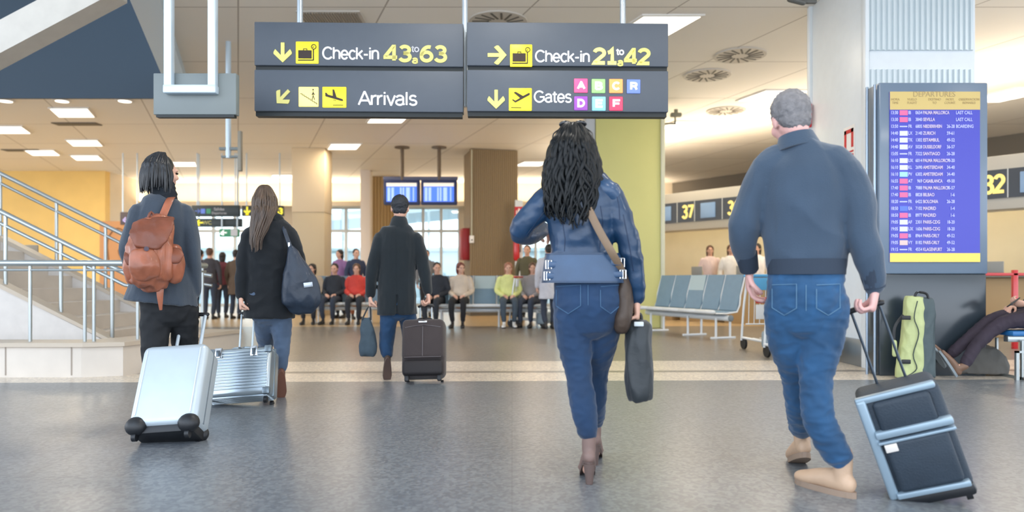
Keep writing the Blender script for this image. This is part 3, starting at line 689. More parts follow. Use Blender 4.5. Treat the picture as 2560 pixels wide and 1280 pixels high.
# jeans pockets
for pl, pr in ((1392, 1452), (1500, 1550)):
    q = MB(); pts = []
    for x, z_ in ((pl, 716), (pr, 712), (pr, 762), ((pl+pr)/2, 782), (pl, 764)): pts.append(lo(x, z_, 0))
    q.tube(snap(child(w1, 'jeans'), pts+[pts[0]]), .0022, 6); q.build('pocket_stitching', mat('stitching', (66, 98, 130), .8), w1)
for pts in ([(1412, 520), (1408, 560), (1414, 600), (1412, 636)], [(1500, 520), (1506, 560), (1500, 600), (1498, 636)], [(1538, 478), (1546, 520), (1548, 560)], [(1376, 480), (1370, 520), (1366, 556)], [(1372, 520), (1340, 560), (1308, 600)], [(1556, 540), (1572, 620), (1584, 690)]):
    q = MB(); q.tube(snap(child(w1, 'jacket'), [lo(a, b, 0) for a, b in pts], .0), .0024, 6); q.build('jacket_seam', mat('seam blue', (20, 44, 74), .5), w1)
q = MB(); q.tube(snap(child(w1, 'jeans'), [lo(1470, y_, 0) for y_ in (712, 740, 765)]), .002, 6); q.build('seam', mat('stitching', (66, 98, 130), .8), w1)
hx = hdc
def shell1(u, z):
    # widths by height, from the photograph's outline
    tab = [(1.72, .02, .03), (1.69, .07, .08), (1.62, .092, .105), (1.52, .11, .11), (1.42, .132, .115), (1.34, .132, .12), (1.26, .115, .115), (1.18, .085, .12), (1.1, .05, .12)]
    for (za, a, b), (zb, c_, d_) in zip(tab, tab[1:]):
        if z >= zb:
            t = min(1, max(0, (za-z)/(za-zb))); rx = a+(c_-a)*t; ry = b+(d_-b)*t; break
    else: rx, ry = tab[-1][1:]
    cx_ = hx.x+(.0 if z > 1.5 else (1.5-z)*.02)
    return Vector((cx_+math.sin(u)*rx, .0-math.cos(u)*ry-(0 if z > 1.45 else (1.45-z)*.07), z))
def base1(b):
    b.ell(hx+Vector((0, -.02, .035)), (.086, .098, .092), None, 20, 14)
    b.limb([shell1(0, 1.6)+Vector((0, .08, 0)), shell1(0, 1.48)+Vector((0, .07, 0)), shell1(0, 1.38)+Vector((0, .06, 0)), shell1(0, 1.3)+Vector((0, .075, 0)), shell1(0, 1.26)+Vector((0, .08, 0))], [(.09, .08), (.1, .07), (.11, .06), (.09, .04), (.05, .02)], n=18)
locks(w1, M_blackhair, shell1, hx+Vector((0, -.03, .128)), 190, 1.69, lambda u, r_: 1.2+.1*abs(u)/1.9+r_.uniform(-.02, .12), rad=.0125, wave=.017, freq=30, base=base1, k=18)
# sunglasses pushed up on the hair
sg_ = thing('sunglasses', 'dark sunglasses pushed up on the black hair of the woman in the blue jacket', 'sunglasses', lo.loc, lo.rz)
q = MB()
for k in (-1, 1): q.ell(hx+Vector((k*.036, .02, .142)), (.032, .012, .022), Euler((R(50), 0, 0)), 16, 8)
q.build('lenses', mat('dark lens', (16, 18, 22), .1, coat=.5), sg_)
q = MB(); q.tube([hx+Vector((-.015, .03, .134)), hx+Vector((0, .03, .138)), hx+Vector((.015, .03, .134))], .003)
for k in (-1, 1): q.tube([hx+Vector((k*.062, .025, .122)), hx+Vector((k*.092, -.02, .09)), hx+Vector((k*.094, -.07, .05))], .0035, k=3)
q.build('frame', M_blk, sg_)
# brown shoulder bag and strap
M_brown = mat('brown leather', (70, 56, 46), .55, bump=.3, bscale=40, var=.15); M_strap = mat('tan strap', (128, 106, 84), .55, var=.08)
t = thing('shoulder_bag', 'dark brown shoulder bag at the hip of the woman in blue, on a tan strap', 'bag', lo.loc, lo.rz)
q = MB(); a = lo(1560, 700, -.02)
q.limb([lo(1556, 690, .0), lo(1560, 730, .02), lo(1556, 780, .03), lo(1552, 815, .03)], [(.028, .06), (.04, .1), (.046, .13), (.04, .12)], n=20, pw=.8)
sculpt('bag_body', q, M_brown, t, .008, 3, folds(.006, (14, 14, 9)))
q = MB()
sp_ = [lo(1458, 490, -.1), lo(1475, 530, -.125), lo(1500, 580, -.135), lo(1530, 632, -.13), lo(1552, 672, -.08), lo(1560, 700, -.02)]
q.limb(sp_, [(.018, .0035)]*6, side=(1, 0, 0), n=8, k=4, dome=False); q.build('strap', M_strap, t)
# garment bag held in the right hand
t = thing('garment_bag', 'long black garment bag hanging from the right hand of the woman in blue', 'bag', lo.loc, lo.rz)
q = MB(); q.limb([lo(1594, 800, .03), lo(1596, 815, .03), lo(1596, 860, .03), lo(1597, 930, .03), lo(1598, 975, .03), lo(1600, 1000, .03)], [(.03, .03), (.058, .05), (.06, .07), (.064, .08), (.062, .085), (.055, .07)], n=20, pw=.75, dome=False)
M_garm = mat('black nylon', (34, 40, 44), .5, bump=.3, bscale=25, var=.12, sheen=.15)
sculpt('bag_body', q, M_garm, t, .008, 3, folds(.009, (16, 16, 5), 3))
hp = lo(1592, 783, .03)
q = MB(); q.tube([lo(1583, 806, .03), lo(1584, 788, .03), hp+Vector((0, 0, 0)), lo(1602, 788, .03), lo(1604, 806, .03)], .008, k=4); q.build('handle', M_blk, t)
MB().box(lo(1596, 812, -.03)-Vector((.02, .0, .008)), lo(1596, 812, -.03)+Vector((.025, .02, .014)), .004).build('luggage_tag', mat('pale tag', (206, 212, 214), .5), t)
# ---- man in the grey-blue sweater ------------------------------------------------------
Y2 = 3.36; lo = Loc(2010, Y2)
M_knit = mat('grey blue knit', (55, 72, 91), .9, bump=.3, bscale=160, var=.1, vscale=5, sheen=.3, bdist=.004)
M_rib = mat('rib knit', (48, 59, 74), .9, bump=.5, bscale=60, stretch=(1, 1, .05), bdist=.004)
M_den2 = denim('mid denim', (27, 72, 110), .35); M_tan = mat('tan leather', (196, 164, 136), .5, var=.08, bump=.15, bscale=40)
M_skinp = mat('pink skin', (222, 172, 164), .5, var=.05, vscale=12)
hdc = lo(1976, 302, .03)
Rg = ringpts(lo, [(1955, 2040, 352, .07), (1922, 2085, 388, .1), (1896, 2118, 430, .125), (1890, 2134, 480, .14), (1896, 2130, 540, .14), (1908, 2122, 600, .135), (1914, 2118, 645, .135), (1920, 2112, 678, .13)])
fP = foot_M((lo(2015, 1200, .03).x+.02, .1, 0), 52, 0); fQ = foot_M((lo(1992, 1100, .5).x, .55, 0.0), 12, 20)
armL = ([lo(1922, 425, 0), lo(1886, 490, -.02), lo(1862, 560, -.03), lo(1862, 620, .02), lo(1872, 668, .08)], [.085, .078, .068, .06, .046])
armR = ([lo(2104, 425, 0), lo(2138, 500, -.02), lo(2152, 575, -.03), lo(2172, 650, -.02), lo(2186, 712, .0)], [.088, .08, .068, .058, .045])
hR = lo(2188, 720, .0); hL = lo(1874, 672, .09)
sp = dict(torso=Rg, head=hdc, hrot=Euler((R(-14), R(-6), R(24))), s=1.06, bodyz=.95, arms=[armL, armR],
    hands=[(hL, (-.05, .25, -1), (1, 0, 0), 1, dict(curl=(25, 35, 25))), (hR, (-.12, -.02, -1), (-1, .1, 0), 1, dict(curl=(62, 75, 45)))],
    shoes=[dict(M=fP @ Matrix.Diagonal((1.22, 1.06, 1.25, 1)), boot=.05), dict(M=fQ @ Matrix.Diagonal((1.22, 1.06, 1.25, 1)), boot=.05)], mshoe=M_tan, msole=mat('tan sole', (150, 128, 110), .7),
    legs=[([lo(2068, 770, 0), lo(2052, 860, .0), lo(2040, 950, -.01), lo(2048, 1050, -.03)], [.1, .092, .072, .07, .066]),
          ([lo(1968, 770, .0), lo(1976, 860, .05), lo(1992, 940, .14), lo(2000, 1020, .24)], [.104, .096, .072, .066, .06])],
    pelvis=ringpts(lo, [(1922, 2112, 668, .12), (1918, 2114, 710, .14), (1918, 2112, 750, .145), (1926, 2104, 785, .13)]),
    mtop=M_knit, mtr=M_den2, trname='jeans', topname='sweater', vox=.01, bvox=.005, mskin=M_skinp, topfold=folds(.011, (6, 6, 4), 6), trfold=folds(.006, (13, 13, 24), 3))
sp['extra_top'] = lambda b: [b.limb([lo(a, 388, 0), lo(c_, 410, 0), lo(d_, 440, 0)], [.075, .085, .085], n=16) for a, c_, d_ in ((1985, 1945, 1912), (2030, 2078, 2112))]
m1 = fig(lo, 'tall man with short grey hair in a grey-blue sweater, blue jeans and tan shoes', sp)
tubeband(lo, [(1920, 2114, 648, .136), (1921, 2112, 686, .134)], M_rib, 'sweater_hem', m1, .0, .006)
q = MB(); nb = lo(1996, 356, 0); q.limb([nb+Vector((0, 0, -.03)), nb+Vector((-.012, .005, .035))], [(.1, .09), (.076, .078)], n=22, dome=False); q.build('collar', M_knit, m1)
for h_, b_ in ((armL[0][-1], armL[0][-2]), (armR[0][-1], armR[0][-2])):
    q = MB(); q.limb([h_+(b_-h_)*.7, h_+(b_-h_)*.1, h_+(h_-b_)*.12], [.052, .046, .044], n=18, k=1, dome=False); q.build('cuff', M_rib, m1)
Q = sp['hrot']; M_greyh = mat('grey hair', (120, 118, 120), .7, bump=.4, bscale=120, var=.2, vscale=40)
hair_short(m1, hdc, Q, M_greyh, 1.08, 1.02); eyes(m1, hdc, Q, 1.06)
for pl, pr in ((1932, 1992), (2040, 2098)):
    q = MB(); o_ = []
    for x, z_ in ((pl, 712), (pr, 710), (pr, 768), ((pl+pr)/2, 786), (pl, 768), (pl, 712)):
        o_.append(lo(x, z_, 0))
    q.tube(snap(child(m1, 'jeans'), o_), .0022, 6); q.build('pocket_stitching', mat('stitching light', (88, 124, 152), .8), m1)
q = MB(); q.tube(snap(child(m1, 'jeans'), [lo(2015, y_, 0) for y_ in (712, 745, 780)]), .002, 6); q.build('seam', mat('stitching light', (88, 124, 152), .8), m1)
MANHAND = Matrix.Translation(lo.loc) @ Matrix.Rotation(lo.rz, 4, 'Z') @ (hR+Vector((-.035, .0, -.1)))
# ---- man in the dark overcoat ----------------------------------------------------------
Y3 = 7.12; lo = Loc(992, Y3)
M_coat = mat('black wool', (17, 27, 33), .95, bump=.3, bscale=120, var=.15, vscale=6, sheen=.25, bdist=.004)
hdc = lo(1000, 521, .03)
Rg = ringpts(lo, [(980, 1016, 560, .07), (962, 1034, 570, .1), (946, 1044, 588, .125), (942, 1046, 630, .135), (946, 1040, 680, .125), (944, 1040, 730, .135), (943, 1043, 786, .145)])
kn = lo(968, 845, .02)
b1 = foot_M(Vector((lo(968, 930, -.1).x, .0, .02)), 3, 62); b2 = foot_M(Vector((lo(1030, 900, .3).x, .48, 0)), -4, 0)
armL = ([lo(952, 600, 0), lo(940, 640, -.02), lo(930, 680, -.02), lo(926, 735, .02)], [.078, .066, .058, .046])
armR = ([lo(1038, 600, 0), lo(1052, 640, -.02), lo(1062, 685, -.04), lo(1069, 728, -.05)], [.078, .066, .058, .046])
hL = lo(926, 740, .02); hR3 = lo(1070, 733, -.06)
def vent(co, n):
    d = folds(.005, (10, 10, 5), 9)(co, n)
    if co.y < 0 and co.z < .82: d -= .03*max(0, 1-abs(co.x-.0)/(.012+.05*(.82-co.z)))
    elif co.y < 0 and abs(co.x) < .008: d -= .004
    return d
sp = dict(torso=Rg, head=hdc, hrot=Euler((R(-3), 0, R(-3))), bodyz=.9, arms=[armL, armR], s=1.06,
    hands=[(hL, (0, 0, -1), (1, 0, 0), 1, dict(curl=(75, 80, 55))), (hR3, (.1, -.1, -1), (-1, 0, 0), 1, dict(curl=(60, 70, 50)))],
    shoes=[dict(M=b1, boot=.09), dict(M=b2, boot=.08)], mshoe=mat('brown suede boot', (74, 62, 54), .7, var=.1), msole=mat('boot sole', (96, 78, 72), .6),
    legs=[([lo(974, 770, 0), lo(970, 820, .03), lo(966, 862, .03)], [.09, .078, .068, .058]), ([lo(1016, 770, 0), lo(1024, 830, .12), lo(1030, 868, .22)], [.09, .08, .066, .058])],
    pelvis=ringpts(lo, [(953, 1035, 700, .11), (952, 1036, 745, .12), (958, 1030, 775, .11)]), trhem=.035,
    mtop=M_coat, mtr=denim('navy denim', (24, 62, 98)), trname='jeans', topname='overcoat', vox=.011, bvox=.006, topfold=vent)
m2 = fig(lo, 'man in a black wool overcoat and jeans walking with a tote bag and a suitcase', sp)
q = MB(); nb = lo(998, 560, 0); q.limb([nb+Vector((0, 0, -.05)), nb+Vector((0, .0, .01)), nb+Vector((0, .01, .025))], [(.11, .1), (.085, .08), (.08, .078)], n=22, dome=False, k=2); q.build('collar', M_coat, m2)
Q = sp['hrot']; hair_short(m2, hdc, Q, mat('dark brown hair', (30, 34, 40), .6, var=.3, vscale=50, bump=.3, bscale=150), 1.06, 1.0)
COATHAND = Matrix.Translation(lo.loc) @ Matrix.Rotation(lo.rz, 4, 'Z') @ (hR3+Vector((-.03, -.01, -.1)))
# tote bag
t = thing('tote_bag', 'slate grey tote bag hanging from the left hand of the man in the overcoat', 'bag', lo.loc, lo.rz)
M_tote = mat('slate felt', (66, 82, 94), .85, bump=.2, bscale=60, var=.12)
q = MB(); q.limb([lo(914, 793, .02), lo(916, 810, .02), lo(920, 850, .02), lo(920, 878, .02), lo(920, 890, .02)], [(.045, .02), (.055, .035), (.078, .06), (.084, .07), (.07, .05)], n=20, dome=False, pw=.8)
sculpt('bag_body', q, M_tote, t, .009, 3, folds(.01, (14, 14, 6), 2))
q = MB(); hh = lo(925, 764, .02)
for dx in (-.02, .02): q.tube([lo(905, 800, .02)+Vector((0, dx, 0)), hh+Vector((-.005, dx, .0)), lo(927, 800, .02)+Vector((0, dx, 0))], .007, k=3)
q.build('strap', mat('dark strap', (48, 54, 60), .7), t)
# ---- woman with the brown backpack -----------------------------------------------------
Y4 = 4.72; lo = Loc(402, Y4)
M_blz = mat('charcoal wool', (52, 62, 74), .9, bump=.3, bscale=110, var=.14, vscale=5, sheen=.3, bdist=.004)
M_legg = mat('black leggings', (18, 20, 24), .8, var=.1)
hdc = lo(404, 434, .03)
Rg = ringpts(lo, [(384, 436, 486, .07), (356, 456, 504, .1), (340, 470, 532, .12), (335, 474, 580, .13), (336, 474, 630, .13), (330, 482, 680, .14), (318, 492, 725, .155), (306, 496, 758, .165)])
armL = ([lo(350, 535, 0), lo(332, 590, -.0), lo(324, 640, .05), lo(336, 700, .16)], [.07, .064, .058, .045])
armR = ([lo(460, 535, 0), lo(474, 590, -.03), lo(480, 650, -.04), lo(484, 730, .0)], [.07, .064, .056, .044])
hR4 = lo(485, 738, .0)
f1 = foot_M(Vector((lo(385, 1030, .0).x, .1, 0)), 2, 0); f2 = foot_M(Vector((lo(462, 1030, .3).x, .5, 0)), -4, 0)
sp = dict(torso=Rg, head=hdc, hrot=Euler((R(-4), 0, R(-62))), bodyz=.9, arms=[armL, armR],
    hands=[(lo(338, 706, .18), (.1, .3, -1), (1, 0, 0), 1, dict(curl=(30, 40, 30))), (hR4, (.0, -.05, -1), (-1, -.2, 0), 1, dict(curl=(70, 75, 50)))],
    shoes=[dict(M=f1, boot=.12), dict(M=f2, boot=.12)], mshoe=mat('black boot', (22, 22, 24), .5),
    legs=[([lo(390, 770, 0), lo(387, 850, .0), lo(386, 930, -.02)], [.092, .085, .062, .05]), ([lo(458, 770, 0), lo(462, 850, .1), lo(464, 930, .2)], [.092, .082, .06, .05])],
    pelvis=ringpts(lo, [(350, 482, 690, .11), (348, 490, 735, .12), (352, 494, 775, .12)]),
    mtop=M_blz, mtr=M_legg, trname='leggings', topname='coat', vox=.01, bvox=.0055, topfold=folds(.008, (8, 8, 4), 12))
w2 = fig(lo, 'woman with dark bobbed hair in a charcoal coat looking to her right', sp)
Q = sp['hrot']; q = MB(); nb = lo(408, 486, 0); q.limb([nb+Vector((0, 0, -.04)), nb+Vector((0, 0, .03)), nb+Vector((0, .01, .05))], [(.09, .085), (.075, .075), (.07, .07)], n=22, k=2); sculpt('scarf', q, mat('dark scarf', (20, 28, 36), .9, bump=.4, bscale=50), w2, .008, 2, folds(.008, (9, 9, 30)))
Mh = mat('dark hair', (26, 28, 32), .38, var=.3, vscale=40)
def shellb(u, z):
    cz = hdc.z; t = max(0, (cz+.1-z)/.2)
    rx = .06+.032*min(1, t*1.6); P = Q.to_matrix() @ Vector((math.sin(u)*rx, -.02-math.cos(u)*(rx+.012), 0)); return Vector((hdc.x+P.x, hdc.y+P.y, z))
def baseb(b):
    b.ell(hdc+Q.to_matrix() @ Vector((0, -.022, .036)), (.084, .095, .09), Q, 20, 14); b.limb([hdc+Vector((-.02, 0, 0)), hdc+Vector((-.03, 0, -.06))], [(.07, .07), (.06, .055)], n=16)
locks(w2, Mh, shellb, hdc+Vector((0, 0, .128)), 110, hdc.z+.1, (hdc.z-.14, hdc.z-.07), rad=.0105, wave=.004, freq=20, urange=(-2.0, 2.0), base=baseb, k=9, seed=5)
eyes(w2, hdc, Q)
# backpack
M_bp = mat('cognac leather', (152, 88, 62), .42, bump=.4, bscale=22, var=.28, vscale=9, coat=.2, bdist=.008); M_bp2 = mat('cognac leather dark', (120, 66, 46), .45, bump=.3, bscale=25, var=.2)
t = thing('backpack', 'brown leather backpack with side pockets hanging on the back of the woman in charcoal', 'backpack', lo.loc, lo.rz)
q = MB(); q.limb([lo(398, 556, -.2), lo(384, 590, -.23), lo(376, 640, -.25), lo(378, 680, -.24), lo(382, 700, -.22)], [(.08, .05), (.11, .08), (.135, .1), (.135, .1), (.1, .07)], n=24, pw=.85)
sculpt('bag_body', q, M_bp, t, .008, 3, folds(.018, (17, 12, 3), 20))
q = MB(); q.limb([lo(398, 548, -.17), lo(385, 556, -.27), lo(372, 590, -.33), lo(366, 618, -.345)], [(.09, .02), (.115, .02), (.11, .016), (.07, .013)], side=(1, 0, .15), n=22)
sculpt('flap', q, M_bp2, t, .007, 3, folds(.006, (12, 12, 8), 3))
for px, py, sc_ in ((436, 660, 1.0), (328, 665, .8)):
    q = MB(); q.limb([lo(px, py-32, -.22), lo(px, py, -.24), lo(px, py+30, -.22)], [(.045*sc_, .05), (.062*sc_, .06), (.05*sc_, .05)], n=18); sp0 = sculpt('side_pocket', q, M_bp, t, .008, 2, folds(.006, (12, 12, 9), 5))
    q = MB(); q.limb([lo(px, py-34, -.26), lo(px, py-22, -.3), lo(px, py-4, -.305)], [(.045*sc_, .02), (.055*sc_, .012), (.035*sc_, .01)], n=14); sculpt('pocket_flap', q, M_bp2, sp0, .007, 2)
q = MB(); q.limb([lo(358, 632, -.34), lo(362, 665, -.355), lo(368, 690, -.33)], [(.075, .03), (.085, .035), (.07, .03)], n=18); sculpt('front_pocket', q, M_bp, t, .008, 2, folds(.007, (12, 12, 9), 15))
q = MB(); q.limb([lo(402, 552, -.17), lo(413, 525, -.14), lo(424, 500, -.1), lo(430, 492, -.03)], [(.022, .006)]*4, n=8, dome=False); q.build('shoulder_strap', M_bp, t)
q = MB(); q.limb([lo(404, 690, -.22), lo(400, 730, -.24), lo(402, 775, -.22)], [(.018, .005), (.02, .005), (.008, .004)], n=8, dome=False); q.build('hanging_strap', M_bp, t)
q = MB(); q.tube([lo(392, 556, -.19), lo(378, 530, -.2), lo(366, 556, -.21)], .008, k=4); q.build('carry_loop', M_bp2, t)
MB().cyl(lo(366, 622, -.36), lo(366, 622, -.372), .014, 14).build('clasp', mat('dark brass', (74, 66, 74), .35, .8), t)
BPHAND = Matrix.Translation(lo.loc) @ Matrix.Rotation(lo.rz, 4, 'Z') @ (hR4+Vector((-.02, 0, -.1)))
# ---- long-haired woman in the black coat ------------------------------------------------
Y5 = 6.0; lo = Loc(680, Y5)
M_bc = mat('black coat', (13, 19, 25), .92, bump=.3, bscale=110, var=.12, vscale=5, sheen=.15, bdist=.004)
hdc = lo(662, 505, .03)
Rg = ringpts(lo, [(650, 690, 540, .07), (628, 716, 556, .1), (614, 734, 582, .12), (610, 736, 630, .13), (616, 730, 690, .12), (612, 736, 745, .13), (608, 738, 795, .14)])
armL = ([lo(626, 590, 0), lo(612, 640, 0), lo(606, 690, 0), lo(604, 738, -.02)], [.07, .062, .056, .044])
armR = ([lo(722, 588, 0), lo(742, 640, -.02), lo(748, 690, .04), lo(730, 720, .16)], [.07, .062, .054, .044])
hL5 = lo(603, 744, -.03)
f1 = foot_M(Vector((lo(703, 975, 0).x, .02, .015)), 0, 70); f2 = foot_M(Vector((lo(664, 950, .4).x, .5, 0)), 0, 0)
sp = dict(torso=Rg, head=hdc, hrot=Euler((R(-3), 0, R(6))), bodyz=.9, arms=[armL, armR],
    hands=[(hL5, (0, -.05, -1), (1, 0, 0), 1, dict(curl=(70, 75, 50))), (lo(726, 722, .18), (-.6, .6, -.2), (0, 0, -1), 1)],
    shoes=[dict(M=f1, boot=.07, L=.9), dict(M=f2, boot=.07, L=.9)], mshoe=mat('brown boot', (104, 70, 58), .6, var=.1), msole=mat('brown sole', (120, 80, 64), .7),
    legs=[([lo(702, 780, 0), lo(704, 830, .04), lo(705, 870, .05)], [.09, .08, .062, .052]), ([lo(660, 780, 0), lo(662, 830, .14), lo(664, 870, .24)], [.09, .078, .06, .05])],
    pelvis=ringpts(lo, [(618, 730, 700, .11), (616, 734, 745, .12), (622, 730, 780, .11)]), trhem=.035,
    mtop=M_bc, mtr=denim('grey denim', (74, 92, 116)), trname='jeans', topname='coat', vox=.011, bvox=.006, topfold=folds(.008, (8, 8, 9), 22))
w3 = fig(lo, 'woman with long straight brown hair in a black coat pulling a ribbed silver case', sp)
q = MB(); nb = lo(670, 540, 0); q.limb([nb+Vector((0, 0, -.06)), nb+Vector((0, -.01, .0)), nb+Vector((0, -.01, .02))], [(.13, .1), (.11, .1), (.08, .08)], n=22, k=2); sculpt('hood', q, M_bc, w3, .009, 3, folds(.01, (8, 8, 16), 3))
Mh5 = mat('brown hair', (78, 62, 50), .4, var=.45, vscale=30, stretch=(1, 1, .15))
def shell5(u, z):
    cz = hdc.z; t = max(0, cz+.1-z)
    if t < .17: rx = .06+.03*min(1, t/.08); cx_ = hdc.x; y = -.015-math.cos(u)*(rx+.012)
    else:
        g = min(1, (t-.17)/.25); rx = .09-.045*g; cx_ = hdc.x-.065*g; y = -.015-math.cos(u)*(rx+.012)-.085*g*math.cos(u*.5)-.02
    return Vector((cx_+math.sin(u)*rx, y, z))
def base5(b):
    b.ell(hdc+Vector((0, -.022, .036)), (.083, .094, .09), None, 20, 14); b.limb([hdc+Vector((0, -.04, 0)), hdc+Vector((-.0, -.06, -.1)), hdc+Vector((-.05, -.1, -.25))], [(.075, .06), (.066, .045), (.035, .022)], n=16)
locks(w3, Mh5, shell5, hdc+Vector((0, -.02, .128)), 130, hdc.z+.1, (hdc.z-.42, hdc.z-.2), rad=.0095, wave=.006, freq=14, urange=(-1.7, 1.7), base=base5, k=14, seed=9)
t = thing('handbag', 'large navy handbag on the right shoulder of the long-haired woman in black', 'bag', lo.loc, lo.rz)
M_navyb = mat('navy leather', (34, 46, 62), .5, bump=.3, bscale=30, var=.12, coat=.1)
q = MB(); q.limb([lo(728, 622, -.14), lo(736, 650, -.15), lo(750, 710, -.15), lo(754, 752, -.14), lo(754, 768, -.13)], [(.03, .03), (.07, .05), (.14, .075), (.155, .08), (.12, .06)], n=22, pw=.8)
sculpt('bag_body', q, M_navyb, t, .009, 3, folds(.01, (10, 10, 5), 30))
q = MB(); q.limb([lo(726, 628, -.14), lo(718, 600, -.14), lo(708, 570, -.1), lo(706, 560, -.02)], [(.011, .004)]*4, n=8, dome=False); q.limb([lo(738, 640, -.18), lo(722, 600, -.14), lo(712, 572, -.11)], [(.009, .004)]*3, n=8, dome=False); q.build('strap', M_navyb, t)
MB().box(lo(722, 612, -.16)-Vector((.008, 0, .02)), lo(722, 612, -.16)+Vector((.01, .01, .02)), .003).build('strap_ring', M_chrome, t)
MB().box(lo(772, 712, -.235)-Vector((.04, 0, .02)), lo(772, 712, -.235)+Vector((.03, .012, .02)), .003, rot=Euler((0, R(-8), 0))).build('metal_badge', mat('badge silver', (170, 178, 186), .3, .7), t)
LONGHAND = Matrix.Translation(lo.loc) @ Matrix.Rotation(lo.rz, 4, 'Z') @ (hL5+Vector((.03, 0, -.1)))
# ---------------------------------------------------------------- luggage
M_alu = mat('silver shell', (188, 200, 208), .38, metal=.35, var=.03); M_ribal = mat('ribbed aluminium', (176, 188, 196), .28, metal=.75)
def case_frame(wheel, hnd):
    A = (hnd-wheel); ln = A.length; A.normalize(); X = Vector((1, 0, 0)); X = (X-A*X.dot(A)).normalized(); Yv = A.cross(X)
    M = Matrix((X, Yv, A)).transposed(); return M.to_euler(), ln
def case(label, wheel, hnd, yaw=0, name='suitcase'):
    eu, ln = case_frame(wheel, hnd)
    if yaw: eu = (eu.to_matrix() @ Matrix.Rotation(R(yaw), 3, 'Z')).to_euler()
    t = thing(name, label, 'suitcase', wheel); t.rotation_euler = eu; return t, ln
def rods(t, ln, top, hx, y, m=M_alu, r=.008, gw=None):
    for k in (-1, 1): MB().cyl((k*hx, y, top-.03), (k*hx, y, ln-.01), r, 10).build('handle_rod', m, t)
    MB().limb([(-hx-.012, y, ln), (0, y, ln+.004), (hx+.012, y, ln)], [.013]*3, n=10).build('handle_grip', M_blk, t)
def wheels(t, w_, ys, r=.025, z=.022):
    for k in (-1, 1):
        for y in ys:
            o = MB().cyl((k*w_-.012, y, z), (k*w_+.012, y, z), r, 18).build('wheel', M_blk, t)
# smooth silver
t, ln = case('smooth silver hard-shell suitcase with black corner wheels pulled by the woman with the backpack', Vector(((417-1280)/FPX*4.32, 4.32, 0)), BPHAND)
MB().box((-.195, -.125, .075), (.195, .115, .6), .045, seg=4).build('shell', M_alu, t)
MB().box((-.18, -.1, .035), (.18, .11, .12), .02).build('base', M_blk, t)
for k in (-1, 1): MB().box((k*.158-.004, -.13, .14), (k*.158+.004, -.122, .56), .003).build('edge_rib', mat('silver light', (214, 222, 228), .3, .3), t)
MB().box((-.197, -.008, .11), (.197, .008, .603), .003).build('zip_band', mat('zip grey', (110, 120, 128), .5), t)
for k in (-1, 1):
    MB().ell((k*.15, -.1, .085), (.062, .05, .056)).build('corner_guard', M_blk, t); MB().ell((k*.15, .09, .085), (.05, .04, .05)).build('corner_guard', M_blk, t)
wheels(t, .15, (-.09, .085)); rods(t, ln, .6, .075, .06, r=.011)
q = MB(); q.tube([(-.06, -.02, .6), (-.05, -.02, .625), (.05, -.02, .625), (.06, -.02, .6)], .009, k=3); q.build('carry_handle', M_blk, t)
# ribbed aluminium
t, ln = case('wide ribbed aluminium suitcase with two latches pulled by the woman in the black coat', Vector(((598-1280)/FPX*5.62, 5.62, 0)), LONGHAND)
MB().box((-.255, -.12, .055), (.255, .12, .43), .03, seg=3).build('shell', M_ribal, t)
q = MB()
for k in range(13): q.box((-.235, -.13, .105+k*.0235), (.235, -.115, .117+k*.0235), .004)
for k in range(7): q.box((-.235, -.095+k*.028, .046), (.235, -.082+k*.028, .06), .004)
q.build('ribs', M_ribal, t)
for k in (-1, 1):
    o = MB().box((k*.135-.028, -.142, .35), (k*.135+.028, -.12, .43), .006).build('latch', M_chrome, t); MB().box((k*.135-.014, -.148, .36), (k*.135+.014, -.14, .41), .003).build('latch_lever', mat('latch dark', (90, 98, 104), .3, .8), o)
    for zz in (.08, .405): MB().box((k*.235-.028, -.132, zz-.028), (k*.235+.028, -.1, zz+.028), .01).build('corner_guard', mat('corner steel', (120, 132, 140), .35, .7), t)
MB().box((-.26, -.006, .06), (.26, .006, .436), .003).build('frame_band', mat('corner steel', (120, 132, 140)), t)
wheels(t, .22, (-.07, .09)); rods(t, ln, .43, .05, .07, r=.008)
q = MB(); q.tube([(-.07, -.02, .43), (-.06, -.02, .455), (.06, -.02, .455), (.07, -.02, .43)], .01, k=3); q.build('carry_handle', M_ribal, t)
# brown soft
t, ln = case('soft dark brown trolley suitcase with a zipped front pocket beside the man in the overcoat', Vector(((1060-1280)/FPX*6.86, 6.86, 0)), COATHAND)
M_soft = mat('brown nylon', (52, 42, 42), .7, bump=.4, bscale=180, var=.08, sheen=.2); M_soft2 = mat('dark nylon', (36, 32, 34), .7, bump=.3, bscale=150)
MB().box((-.2, -.11, .05), (.2, .13, .6), .06, seg=4).build('shell', M_soft, t)
MB().box((-.195, -.15, .2), (.195, -.06, .585), .045, seg=4).build('front_pocket', M_soft, t); MB().box((-.185, -.14, .06), (.185, -.05, .2), .03, seg=3).build('lower_pocket', M_soft2, t)
M_pipe = mat('grey piping', (104, 98, 100), .5)
for pts in ([(-.17, -.152, .22), (.17, -.152, .22)], [(-.165, -.15, .5), (0, -.155, .52), (.165, -.15, .5)], [(0, -.154, .23), (0, -.156, .4), (0, -.154, .51)]):
    q = MB(); q.tube(pts, .003, 6, 3); q.build('piping', M_pipe, t)
MB().box((-.04, -.158, .545), (.04, -.148, .56), .002).build('name_plate', M_chrome, t)
q = MB(); q.tube([(-.07, -.0, .6), (-.05, -.0, .62), (.05, -.0, .62), (.07, -.0, .6)], .01, k=3); q.build('carry_handle', M_soft2, t)
for k in (-1, 1): MB().box((k*.15-.02, -.1, .01), (k*.15+.02, -.05, .07), .008).build('foot', M_blk, t)
wheels(t, .16, (.1,)); rods(t, ln, .6, .055, .1, r=.007)
